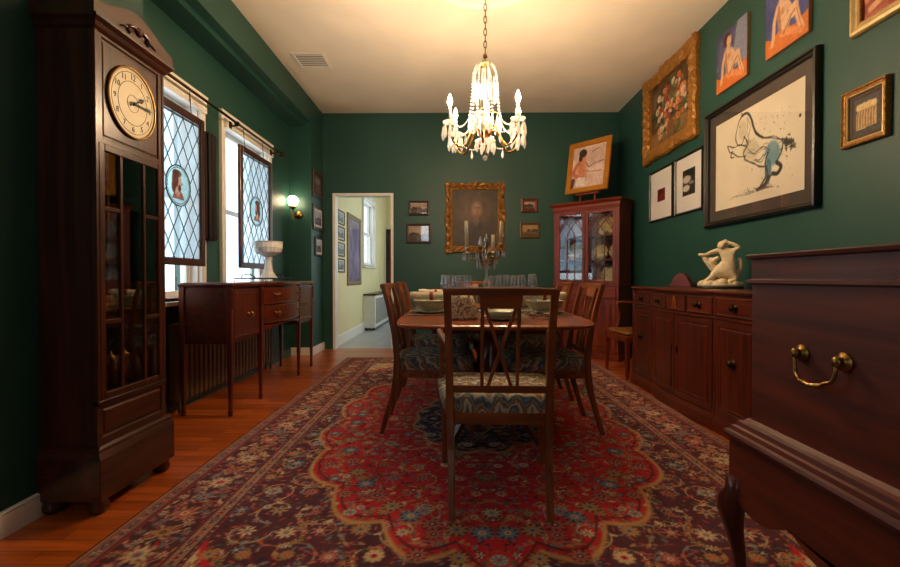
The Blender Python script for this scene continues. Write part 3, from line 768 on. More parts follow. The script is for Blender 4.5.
# head place in front of the near armchair
def lace_mat():
    m, nt, b = newmat('lace pattern cloth'); tc = N(nt, 'ShaderNodeTexCoord'); v = N(nt, 'ShaderNodeTexVoronoi'); v.inputs['Scale'].default_value = 75
    nt.links.new(tc.outputs['Object'], v.inputs['Vector']); cr = N(nt, 'ShaderNodeValToRGB')
    cr.color_ramp.elements[0].color = hexc('d8c9a0') + (1,); cr.color_ramp.elements[1].color = hexc('8a6440') + (1,); cr.color_ramp.elements[0].position = .4; cr.color_ramp.elements[1].position = .75
    nt.links.new(v.outputs['Distance'], cr.inputs[0]); nt.links.new(cr.outputs[0], b.inputs['Base Color']); b.inputs['Roughness'].default_value = .8; return m
pl = thing('dinner_plate', 'wide cream plate with a blue rim at the near head of the table', 'plate', (.285, 2.74, TZ + .0005), 0, 'dinner plates')
g = G(); g.lathe([(0, .001), (.08, .001), (.085, .004), (.145, .018), (.145, .021), (.085, .008), (.0, .006)], seg=32, cap=False); g.out('body', CERA, pl)
g = G(); g.lathe([(.1445, .0215), (.146, .0205), (.150, .0195), (.146, .0225)], seg=32, cap=False); g.out('rim', plain('blue glaze', '4d6270', rough=.3), pl)
bl = thing('serving_bowl', 'shallow cream bowl stacked on the plate at the near head of the table', 'bowl', (.285, 2.74, TZ + .008))
g = G(); g.lathe([(0, 0), (.06, 0), (.1, .018), (.12, .045), (.124, .045), (.105, .02), (.0, .008)], seg=32, cap=False); g.out('body', CERG, bl)
t = thing('folded_napkin', 'large folded lace-patterned napkin standing left of the near head plate', 'napkin', (.045, 2.74, TZ), R(8))
g = G(); n = 28; rr = []
for k in range(9):
    u = k / 8; z = .002 + .135 * u; ring = []
    for q in range(n):
        a = 2 * PI * q / n; r = (.078 - .025 * u * u) * (1 + .12 * math.sin(a * 7 + u * 2) * (1 - .5 * u)) ; ring.append((r * math.cos(a) * 1.1, r * math.sin(a) * .6, z + .012 * math.sin(a * 5) * u))
    rr.append(ring)
g.rings(rr, smooth=True); g.out('cloth', lace_mat(), t)
# silver salts and spoons
for i, (x, y, l) in enumerate(((.47, 2.80, 'little silver salt dish, left of the pair on the table'), (.555, 2.76, 'little silver salt dish, right of the pair on the table'))):
    t = thing('salt_dish', l, 'salt dish', (x, y, TZ + .0005), 0, 'silver salts')
    g = G(); g.lathe([(.014, 0), (.016, .004), (.008, .010), (.022, .018), (.032, .034), (.030, .036), (.02, .024), (0, .018)], seg=18); g.out('cup', SILVER, t)
    g = G(); g.lathe([(.0, .034), (.018, .030), (.026, .028)], seg=12); g.out('salt', plain('white salt', 'f2efe8', rough=.9), t)
for i, (x, y, a, l) in enumerate(((.50, 2.64, 60, 'silver spoon lying beside the right salt dish'), (.30, 3.0, 95, 'silver spoon lying behind the near head plate'), (-.12, 2.93, 15, 'silver fork lying in front of the near left placemat'), (.58, 2.92, -20, 'silver knife lying in front of the near right placemat'))):
    t = thing(('spoon', 'spoon', 'fork', 'knife')[i], l, ('spoon', 'spoon', 'fork', 'knife')[i], (x, y, TZ + .0005), R(a), 'cutlery')
    g = G(); g.beam((-.08, 0, .003), (.03, 0, .004), .009, .003, w1=.005); g.out('handle', SILVER, t)
    g = G()
    if i < 2: g.lathe([(0, .001), (.012, .0015), (.02, .005), (.019, .006), (.0, .003)], (.052, 0, 0), 14, sx=1.3)
    elif i == 2:
        g.box(.03, .055, -.011, .011, .002, .0045, .001)
        for q in range(4): g.box(.055, .095, -.0105 + q * .006, -.0075 + q * .006, .002, .0045)
    else: g.box(.03, .13, -.008, .008, .002, .0045, .001)
    g.out(('bowl', 'bowl', 'tines', 'blade')[i], SILVER, t)

# ================================================================== CHANDELIER
def chandelier():
    cx, cy = .228, 3.5
    t = thing('chandelier', 'brass and crystal candle-bulb chandelier lit above the dining table', 'chandelier', (cx, cy, 1.88))
    z = lambda v: v - 1.88
    g = G(); g.lathe([(0, z(ZC) - .034), (.06, z(ZC) - .036), (.055, z(ZC) - .055), (.02, z(ZC) - .075), (.006, z(ZC) - .085)], seg=20); g.out('canopy', BRASS, t)
    zt, zb = z(ZC) - .08, z(2.69); n = 11
    for k in range(n):
        L = (zt - zb) / n; zc = zb + L * (k + .5); g = G(); pts = []
        for q in range(17):
            a = 2 * PI * q / 16; u, v = .011 * math.sin(a), (L * .62) * math.cos(a); pts.append((u, 0, zc + v) if k % 2 else (0, u, zc + v))
        g.tube(pts, .0035, 6); g.out('chain_link', BRASS, t)
    g = G(); g.lathe([(.004, z(2.70)), (.014, z(2.68)), (.016, z(2.66)), (.004, z(2.655)), (.004, z(2.62)), (.05, z(2.615)), (.055, z(2.605)), (.02, z(2.60)), (.006, z(2.59))], seg=18); g.out('crown', BRASS, t)
    g = G(); g.lathe([(.006, z(2.60)), (.006, z(2.50)), (.022, z(2.48)), (.028, z(2.44)), (.012, z(2.40)), (.012, z(2.34)), (.030, z(2.31)), (.038, z(2.26)), (.02, z(2.21)), (.016, z(2.16)), (.03, z(2.13))], seg=12, smooth=False); g.out('stem', CRYST, t)
    g = G(); g.lathe([(.03, z(2.14)), (.045, z(2.12)), (.05, z(2.09)), (.035, z(2.06)), (.02, z(2.05)), (.012, z(2.02))], seg=18); g.out('hub', plain('rose brass', 'a35a34', rough=.3, metal=1), t)
    g = G(); g.lathe([(.012, z(2.02)), (.075, z(2.03)), (.08, z(2.036)), (.075, z(2.025)), (.01, z(2.01))], seg=20, cap=False); g.out('lower_dish', CRYST, t)
    g = G(); g.lathe([(0, 0), (.012, .004), (.020, .02), (.012, .036), (.003, .042)], (0, 0, z(1.885)), 8, smooth=False); g.tube([(0, 0, z(1.925)), (0, 0, z(2.02))], .0015, 5); g.out('crystal_ball', CRYST, t)
    for k in range(8):                                     # tall cage of beads from the crown
        a = 2 * PI * k / 8 + .2; g = G()
        P = bez((.035 * math.cos(a), .035 * math.sin(a), z(2.61)), (.12 * math.cos(a), .12 * math.sin(a), z(2.60)), (.085 * math.cos(a), .085 * math.sin(a), z(2.4)), (.12 * math.cos(a), .12 * math.sin(a), z(2.22)), 20)
        for p in P: g.lathe([(0, -.010), (.0075, -.004), (.0075, .004), (0, .010)], p, 6, smooth=False, cap=False)
        g.out('bead_strand', CRYST, t)
    g = G(); g.tube([(.118 * math.cos(2 * PI * k / 24), .118 * math.sin(2 * PI * k / 24), z(2.215)) for k in range(25)], .004, 6); rg = g.out('drop_ring', BRASS, t)
    for k in range(16):
        a = 2 * PI * k / 16; g = G(); drop(g, (.12 * math.cos(a), .12 * math.sin(a), z(2.21)), .11, .011); g.out('crystal_drop', CRYST, rg)
    for k in range(10):
        a = 2 * PI * k / 10; g = G(); drop(g, (.072 * math.cos(a), .072 * math.sin(a), z(2.028)), .07, .010); g.out('crystal_drop', CRYST, rg)
    for k in range(14):
        a = 2 * PI * k / 14 + .1; g = G(); drop(g, (.088 * math.cos(a), .088 * math.sin(a), z(2.50 - .05 * (k % 2))), .13, .012); g.out('crystal_drop', CRYST, rg)
    bm_ = emissive('lit flame bulb', (1.0, .70, .42), BULB)
    for k in range(6):
        a = R(-98 + 60 * k); c, s = math.cos(a), math.sin(a); r = .285
        P = lambda rr, zz: (rr * c, rr * s, z(zz))
        g = G(); g.tube(bez(P(.04, 2.10), P(.12, 2.20), P(.14, 1.94), P(.21, 1.97), 9) + bez(P(.21, 1.97), P(.28, 2.0), P(.29, 2.05), P(r, 2.13), 8)[1:], .008, 7)
        arm = g.out('arm', plain('gilt arm', 'b98d4a', rough=.25, metal=.9), t)
        g = G(); x, y = r * c, r * s
        g.lathe([(.008, 2.125), (.05, 2.135), (.055, 2.145), (.048, 2.140), (.012, 2.137)], (x, y, -1.88), 18, cap=False); g.out('drip_pan', CRYST, arm)
        g = G(); g.lathe([(.012, 2.135), (.016, 2.15), (.018, 2.17), (.012, 2.175)], (x, y, -1.88), 12); g.out('candle_cup', BRASS, arm)
        g = G(); g.lathe([(.0105, 2.17), (.0105, 2.255), (.007, 2.26)], (x, y, -1.88), 12); g.out('candle_sleeve', plain('ivory candle sleeve', 'efe3c4', rough=.4), arm)
        g = G(); g.lathe([(.007, 2.26), (.015, 2.275), (.0175, 2.29), (.013, 2.315), (.005, 2.335), (.001, 2.345)], (x, y, -1.88), 12); b = g.out('bulb', bm_, arm); b['label'] = 'glowing flame-shaped bulb'
        for q in range(8):
            b_ = 2 * PI * q / 8; g = G(); dx, dy = .050 * math.cos(b_), .050 * math.sin(b_)
            g.tube([(x + dx, y + dy, z(2.137)), (x + dx, y + dy, z(2.115))], .0012, 4)
            drop(g, (x + dx, y + dy, z(2.12)), .085 if q % 2 else .12, .0145); g.out('crystal_drop', CRYST, arm)
        g = G()                                            # bead swags down from the crown ring to the arm
        for p in bez((.12 * c, .12 * s, z(2.22)), P(.16, 2.12), P(.22, 2.09), P(r - .05, 2.14), 12): g.lathe([(0, -.009), (.0065, 0), (0, .009)], p, 6, smooth=False, cap=False)
        g.out('bead_swag', CRYST, arm)
        a2 = a + R(60); g = G(); p0 = Vector(P(r, 2.12)); p1 = Vector((r * math.cos(a2), r * math.sin(a2), z(2.12)))
        m0 = p0.lerp(p1, .33) - Vector((0, 0, .12)); m1 = p0.lerp(p1, .67) - Vector((0, 0, .12))
        for p in bez(p0, m0, m1, p1, 18): g.lathe([(0, -.009), (.006, 0), (0, .009)], p, 6, smooth=False, cap=False)
        drop(g, tuple((p0 + p1) / 2 - Vector((0, 0, .095))), .075, .011)
        g.out('bead_swag', CRYST, arm)
chandelier()
# globe wall lamp on the return wall
def sconce():
    x, y, zz = -2.0, 5.88, 1.80
    t = thing('wall_lamp', 'brass wall lamp with a glowing round globe beside the windows', 'lamp', (x, y, zz))
    m = Matrix.Rotation(R(90), 3, 'X')
    g = G(); g.lathe([(.05, 0), (.052, .008), (.04, .016), (.022, .022), (.012, .04), (0, .045)], seg=20, m=m, sy=1); g.out('backplate', BRASS, t)
    g = G(); g.tube(bez((0, -.04, 0), (-.01, -.10, -.05), (-.03, -.12, -.03), (-.035, -.115, .07), 10), .007, 8); g.tube([(-.035, -.115, .02), (-.035, -.115, -.09), (-.035, -.115, -.11)], [.008, .012, .003], 8); g.out('arm', BRASS, t)
    g = G(); g.lathe([(.008, .05), (.03, .07), (.036, .085), (.03, .10)], (-.035, -.115, 0), 16); g.out('cup', BRASS, t)
    g = G(); g.lathe([(.026, .098), (.05, .115), (.064, .15), (.062, .18), (.045, .21), (.02, .225), (.001, .228)], (-.035, -.115, 0), 20); o = g.out('globe', emissive('lit opal globe', (1.0, .78, .48), SCONCE), t); o['label'] = 'glowing opal glass globe'
sconce()

# ================================================================== LONGCASE CLOCK
def clock():
    t = thing('longcase_clock', 'tall dark wooden longcase clock with round cream dial and glazed door', 'clock', (-1.476, 2.142, 0), R(90)); t.scale = (.975, 1, 1)
    m, mx = CLK('z'), CLK('x'); D = .27
    g = G(); g.box(-.26, .26, 0, D, .06, .24, .004); g.rings([[(-.26, 0, .24), (.26, 0, .24), (.26, D, .24), (-.26, D, .24)], [(-.25, .012, .262), (.25, .012, .262), (.25, D, .262), (-.25, D, .262)], [(-.25, .012, .275), (.25, .012, .275), (.25, D, .275), (-.25, D, .275)], [(-.235, .022, .285), (.235, .022, .285), (.235, D, .285), (-.235, D, .285)]])
    g.out('plinth', mx, t)
    for sx in (-1, 1):
        for y in (.045, D - .03):
            g = G(); g.lathe([(.030, 0), (.040, .012), (.043, .03), (.036, .05), (.042, .06)], (sx * .215, y, 0), 14); g.out('foot', m, t)
    y0 = .03
    g = G()                                                # carcase: sides, back, stiles, waist rail, base panel, hood panel
    for sx in (-1, 1): g.box(min(sx * .235, sx * .215), max(sx * .235, sx * .215), y0 + .02, D, .285, 2.05)
    g.box(-.215, .215, D - .012, D, .285, 2.05); g.box(-.215, .215, y0 + .02, D - .012, 2.03, 2.05)
    g.box(-.215, .215, y0 + .02, D - .012, .285, .46)
    g.out('case', m, t)
    g = G(); g.rect(-.235, .235, .285, .475, [(0, y0 + .02), (0, y0), (.03, y0), (.036, y0 + .008), (.042, y0 + .008), (.05, y0 + .002)]); g.out('base_panel', mx, t)
    g = G(); g.box(-.235, .235, y0 - .008, y0 + .02, .452, .475, .004); g.out('waist_moulding', mx, t)
    # door with muntins
    d = G(); yd = y0 - .004
    d.box(-.215, -.182, yd, y0 + .018, .475, 1.575, .003); d.box(.182, .215, yd, y0 + .018, .475, 1.575, .003)
    d.box(-.182, .182, yd, y0 + .018, .475, .505, .003); d.box(-.182, .182, yd, y0 + .018, 1.545, 1.575, .003)
    dr = d.out('door', m, t)
    g = G()
    for x in (-.078, .078): g.box(x - .009, x + .009, yd + .002, y0 + .014, .505, 1.545, .002)
    for x0, x1 in ((-.182, -.087), (.087, .182)):
        for zz in (.80, 1.29): g.box(x0, x1, yd + .002, y0 + .014, zz, zz + .016, .002)
    g.out('muntins', m, dr)
    g = G(); g.box(-.182, .182, y0 + .004, y0 + .006, .505, 1.545); g.out('pane', clearglass('clock door glass', (.85, .85, .85), .06, .02), dr)
    g = G(); g.box(-.235, -.215, yd, y0 + .02, .475, 2.05, .003); g.box(.215, .235, yd, y0 + .02, .475, 2.05, .003); g.out('stiles', m, t)
    g = G(); g.rect(-.215, .215, 1.575, 2.05, [(0, y0 + .02), (0, y0), (.022, y0), (.028, y0 + .007), (.034, y0 + .007), (.04, y0 + .004)]); g.out('dial_panel', m, t)
    # dial
    dc = Vector((0, y0 + .002, 1.81)); mm = Matrix.Rotation(R(90), 3, 'X')
    g = G(); g.lathe([(.161, 0), (.163, .008), (.158, .012), (.153, .008), (.153, 0)], dc, 48, m=mm, cap=False); dial = g.out('bezel', BRASS, t)
    g = G(); g.lathe([(0.0001, .005), (.154, .005)], dc, 48, m=mm, cap=False); g.out('dial', plain('aged cream dial', 'e2d2a8', rough=.4, var=.06, scale=12), t, fix=False)
    g = G()
    g.lathe([(.098, .0055), (.098, .0062), (.100, .0062), (.100, .0055)], dc, 40, m=mm, cap=False); g.lathe([(.138, .0055), (.138, .0062), (.140, .0062), (.140, .0055)], dc, 48, m=mm, cap=False)
    g.lathe([(.038, .0055), (.038, .0062), (.0395, .0062), (.0395, .0055)], dc, 32, m=mm, cap=False)
    INK = plain('black dial ink', '1a1512', rough=.6); g.out('chapter_rings', INK, t)
    for h in range(1, 13):
        bmn = bmesh.new()
        cu = bpy.data.curves.new('numeral_text', 'FONT'); cu.body = str(h); cu.size = .036; cu.align_x = 'CENTER'; cu.align_y = 'CENTER'; cu.extrude = .0004; cu.resolution_u = 3
        ob = bpy.data.objects.new('numeral_text', cu); COL.objects.link(ob); bpy.context.view_layer.update()
        me = bpy.data.meshes.new_from_object(ob.evaluated_get(bpy.context.evaluated_depsgraph_get()))
        a = PI / 2 - h * PI / 6
        me.transform(Matrix.Translation(dc + Vector((.119 * math.cos(a), -.0062, .119 * math.sin(a)))) @ Matrix.Rotation(R(90), 4, 'X')); bmn.from_mesh(me)
        bpy.data.objects.remove(ob); bpy.data.curves.remove(cu); bpy.data.meshes.remove(me)
        g = G(); g.bm.free(); g.bm = bmn; g.out('numeral', INK, t)
    def hand(name, ang, L, w_):
        g = G(); d_ = Vector((math.sin(ang), 0, math.cos(ang))); n = Vector((math.cos(ang), 0, -math.sin(ang)))
        poly = [(-.03, .003), (0, .004), (L * .55, .003), (L * .66, w_), (L * .8, w_ * .8), (L, .001)]
        pts = [d_ * a + n * b for a, b in poly] + [d_ * a - n * b for a, b in poly[::-1]]
        yy = -.009 if name == 'hour_hand' else -.012
        g.rings([[dc + p + Vector((0, yy, 0)) for p in pts], [dc + p + Vector((0, yy - .0015, 0)) for p in pts]]); g.out(name, INK, t)
    hand('hour_hand', R(60), .085, .011); hand('minute_hand', R(88), .128, .006)
    g = G(); g.lathe([(.008, .004), (.008, .015), (0, .016)], dc, 12, m=mm); g.out('hand_boss', INK, t)
    # cornice and arched pediment with carving
    g = G(); rr = []
    for dz, e in ((2.04, 0), (2.05, .012), (2.065, .02), (2.08, .035), (2.09, .036)): rr.append([(-.235 - e, y0 - .004 - e, dz), (.235 + e, y0 - .004 - e, dz), (.235 + e, D, dz), (-.235 - e, D, dz)])
    g.rings(rr); g.out('cornice', mx, t)
    def ped(e): return [(-.27 + e, 2.09), (.27 - e, 2.09), (.27 - e, 2.145 - e / 2)] + [(lerp(.27 - e, -.27 + e, k / 16), 2.145 - e / 2 + .075 * (math.cos(lerp(-1, 1, k / 16) * PI) + 1) / 2) for k in range(1, 16)] + [(-.27 + e, 2.145 - e / 2)]
    g = G(); g.prism(ped(0), y0 - .03, D, 'y'); g.out('pediment', mx, t)
    g = G()
    for sx in (-1, 1):
        g.tube([(sx * u, y0 - .034, zz) for u, zz in ((0, 2.135), (.03, 2.15), (.06, 2.14), (.08, 2.12), (.065, 2.108), (.05, 2.118))], [.008, .010, .009, .007, .006, .005], 8)
        g.tube([(sx * u, y0 - .034, zz) for u, zz in ((.05, 2.12), (.09, 2.125), (.125, 2.11))], [.008, .006, .002], 8)
    g.lathe([(.022, 0), (.02, .01), (0, .016)], (0, y0 - .03, 2.14), 12, m=mm); g.out('carving', m, t)
    # movement inside: weights and pendulum
    for x in (-.13, -.04, .05):
        g = G(); g.lathe([(.006, .66), (.008, .645), (.024, .635), (.026, .625), (.026, .52), (.022, .51)], (x, .115, 0), 16); g.tube([(x, .115, .66), (x, .115, 1.6)], .0012, 5); wg = g.out('weight', BRASS, t)
    g = G(); g.tube([(.0, .15, .9), (0, .15, 1.6)], .004, 6); g.lathe([(0, -.006), (.055, -.004), (.06, 0), (.055, .004), (0, .006)], (0, .15, .86), 24, m=mm); g.out('pendulum', BRASS, t)
clock()

# ================================================================== LEFT SIDEBOARD (thin legs, bowed middle)
def bail(parent, x, y, z, w_=.07, mat=None):
    g = G(); mm = Matrix.Rotation(R(90), 3, 'X')
    for s in (-1, 1): g.lathe([(.014, 0), (.014, .002), (.006, .004), (.005, .014), (0, .015)], (x + s * w_ / 2, y, z), 10, m=mm)
    g.tube([(x - w_ / 2, y - .012, z)] + bez((x - w_ / 2, y - .014, z), (x - w_ / 2, y - .02, z - .035), (x + w_ / 2, y - .02, z - .035), (x + w_ / 2, y - .014, z), 8), .003, 6)
    return g.out('handle', mat or BRASS, parent)
def knob(parent, x, y, z, r=.018, mat=None):
    g = G(); g.lathe([(r * 1.5, 0), (r * 1.5, .002), (r * .5, .004), (r * .4, .014), (r, .02), (r * .9, .028), (0, .031)], (x, y, z), 14, m=Matrix.Rotation(R(90), 3, 'X')); return g.out('knob', mat or DBRASS, parent)
def left_sideboard():
    t = thing('sideboard', 'long-legged bow-front mahogany sideboard under the leaded windows', 'sideboard', (-1.60, 4.22, 0), R(90))
    m, mx = MAH('z'), MAH('x'); L, D = .95, .38; bx = .475; bd = .075
    legs = [(-.932, .018), (-.458, .0), (.458, .0), (.932, .018), (-.932, D - .02), (.932, D - .02)]
    for x, y in legs:
        g = G(); g.post([(x, y, 0, .022, .022), (x, y, .03, .030, .030), (x, y, .04, .022, .022), (x, y, .45, .038, .038), (x, y, .93, .040, .040)]); g.out('leg', m, t)
    for a_, b_ in ((-.94, -bx), (bx, .94)):
        g = G(); g.box(a_, b_, .02, D, .52, .93); g.out('side_case', mx, t)
    g = G(); g.box(-bx, bx, .02, D, .60, .93); g.bow(-bx, bx, bd, 12, ymax=.1); g.out('middle_case', mx, t)
    # near-end carcase side panel is part of the case; fluted corner blocks
    for x in (-.932, -.458, .458, .932):
        g = G(); y = -.022 if abs(x) < .5 else -.006
        g.box(x - .017, x + .017, y + .002, y + .012, .77, .91)
        for k in range(3): g.box(x - .014 + k * .011, x - .008 + k * .011, y - .002, y + .002, .78, .90)
        g.out('reeded_block', mx, t)
    g = G(); poly = []
    def top(z, o):
        p = [(-.95 - o, D), (-.95 - o, -.005 - o), (-bx - .02, -.005 - o)]
        for k in range(13):
            u = k / 12 * 2 - 1; p.append((u * bx, -.010 - o - bd * (1 - u * u)))
        p += [(bx + .02, -.005 - o), (.95 + o, -.005 - o), (.95 + o, D)]
        return [(x, y, z) for x, y in p]
    g.rings([top(.93, 0), top(.938, .008), top(.95, .01), top(.958, .004), top(.962, -.004)]); g.out('top', mx, t)
    # side doors
    for s, nm in ((-1, 1), (1, 1)):
        x0, x1 = (-.905, -.485) if s < 0 else (.485, .905)
        g = G(); g.rect(x0, x1, .545, .915, [(0, .02), (0, .0), (.02, .0), (.026, .006), (.034, .002), (.045, .004)]); d = g.out('door', m, t)
        bail(d, (x0 + x1) / 2 + .05 * -s, .002, .72, .075)
    for k, (z0, z1) in enumerate(((.775, .915), (.615, .765))):
        g = G(); g.rect(-bx + .03, bx - .03, z0, z1, [(0, .02), (0, -.002), (.008, -.006), (.014, -.002), (.02, -.004)]); g.bow(-bx, bx, bd, 12); d = g.out('drawer', mx, t)
        for x in (-.25, .25): bail(d, x, -.006 - bd * (1 - (x / bx) ** 2), (z0 + z1) / 2 + .01, .08)
    g = G(); pts = [(-bx + .02, .60), (bx - .02, .60)] + [(lerp(bx - .02, -bx + .02, k / 14), .595 - .06 * abs(lerp(-1, 1, k / 14)) ** 2.5) for k in range(15)]
    g.prism(pts, .0, .02, 'y'); g.bow(-bx, bx, bd, 12); g.out('arched_apron', mx, t)
    return t
left_sideboard()
# white glass compote on iron tray
t = thing('iron_tray', 'black wrought iron tray with scrolled handles under the white compote', 'tray', (-1.78, 4.28, .9625))
g = G(); 
for s in (-1, 1): g.tube([(s * .13, -.33, .030), (s * .13, .33, .030)], .005, 6); 
for s in (-1, 1): g.tube([(-.13, s * .33, .030), (.13, s * .33, .030)], .005, 6)
for q in range(9): g.tube([(-.13, -.28 + q * .07, .026), (.13, -.28 + q * .07, .026)], .003, 5)
g.out('rack', IRON, t)
for s in (-1, 1):
    g = G(); g.tube([(-.06, s * .33, .03)] + bez((-.06, s * .33, .03), (-.06, s * .37, .075), (.06, s * .37, .075), (.06, s * .33, .03), 8), .005, 6); g.out('handle', IRON, t)
for sx in (-1, 1):
    for sy in (-1, 1): 
        g = G(); g.tube([(sx * .13, sy * .30, .03), (sx * .135, sy * .30, .004), (sx * .145, sy * .30, .005)], .004, 6); g.out('foot', IRON, t)
t = thing('compote', 'white pressed-glass pedestal bowl on the left sideboard', 'compote', (-1.76, 4.32, .9925))
MILK = plain('white milk glass', 'e4e2dd', rough=.25, var=.08, scale=60, bump=.5)
g = G(); g.lathe([(.085, .0), (.085, .008), (.07, .02), (.045, .06), (.032, .12), (.028, .17), (.034, .185), (.028, .20)], seg=16, smooth=False); g.out('foot', MILK, t)
g = G(); g.lathe([(.028, .20), (.07, .215), (.115, .245), (.13, .29), (.128, .33), (.134, .345), (.126, .345), (.122, .30), (.10, .25), (.0, .225)], seg=20, smooth=False); g.out('bowl', MILK, t)
# radiator
def radiator(name, label, x, y0, y1, z1, mat, n, dep):
    t = thing(name, label, 'radiator', (x, y0, 0)); L = y1 - y0
    st = L / n
    for k in range(n):
        g = G(); y = st * (k + .5)
        g.rings([[(dx * dep, y + dy * st * .46, z) for dx, dy in ((-.5, -.6), (-.2, -1), (.2, -1), (.5, -.6), (.5, .6), (.2, 1), (-.2, 1), (-.5, .6))] for z in (.09, .11, z1 - .03, z1)])
        for fx in (-.3, .3): g.tube([(fx * dep, y, .0 if k in (0, n - 1) else .07), (fx * dep, y, .1)], .012, 6)
        g.out('column', mat, t)
    g = G()
    for z in (.12, z1 - .05): g.tube([(0, st * .4, z), (0, L - st * .4, z)], .018, 8)
    g.out('pipe', mat, t)
radiator('cast_iron_radiator', 'dark cast iron column radiator on the floor behind the left sideboard', -2.055, 3.32, 5.06, .66, plain('dark bronze radiator paint', '6a5238', rough=.45), 26, .09)

# ================================================================== WINDOW DRESSING
t = thing('curtain_rod', 'long bronze curtain rod with round finials across both windows', 'curtain rod', (-2.0, 4.0, 2.41))
g = G(); g.tube([(0, -1.25, .012), (0, 1.22, 0)], .011, 10); g.out('rod', DBRASS, t)
for y in (-1.27, 1.27):
    g = G(); g.lathe([(.008, -.05), (.014, -.035), (.010, -.02), (.03, -.005), (.036, .015), (.028, .038), (.008, .05)], (0, y, 0), 14, m=Matrix.Rotation(R(-90 if y > 0 else 90), 3, 'X')); g.out('finial', DBRASS, t)
for y in (-1.1, .22, 1.15):
    g = G(); g.tube([(0, y, 0), (-.02, y, -.02), (-.045, y, -.02), (-.062, y, -.02)], .007, 8); g.lathe([(.022, -.010), (.022, .010)], (0, y, .0), 14, m=Matrix.Rotation(R(90), 3, 'X')); g.box(-.064, -.058, y - .02, y + .02, -.04, .02); g.out('bracket', DBRASS, t)
g = G()
rr = []
for z in (1.31, 1.33, 1.5, 1.8, 2.1, 2.19, 2.21):
    wv = .75 if z in (1.31, 2.21) else (1 - .15 * math.sin((z - 1.3) * 3)); ring = []
    for q in range(40):
        a = 2 * PI * q / 40; r = 1 + .22 * math.sin(a * 9 + z)
        ring.append((-2.068 + .034 * r * math.cos(a) * wv, 3.87 + .085 * r * math.sin(a) * wv, z))
    rr.append(ring)
g.rings(rr, smooth=True); o = g.out('curtain', plain('dark plum brown fabric', '1b1214', rough=.9), None)
tag(o, 'narrow dark brown gathered curtain hanging on the wall between the windows', 'curtain')

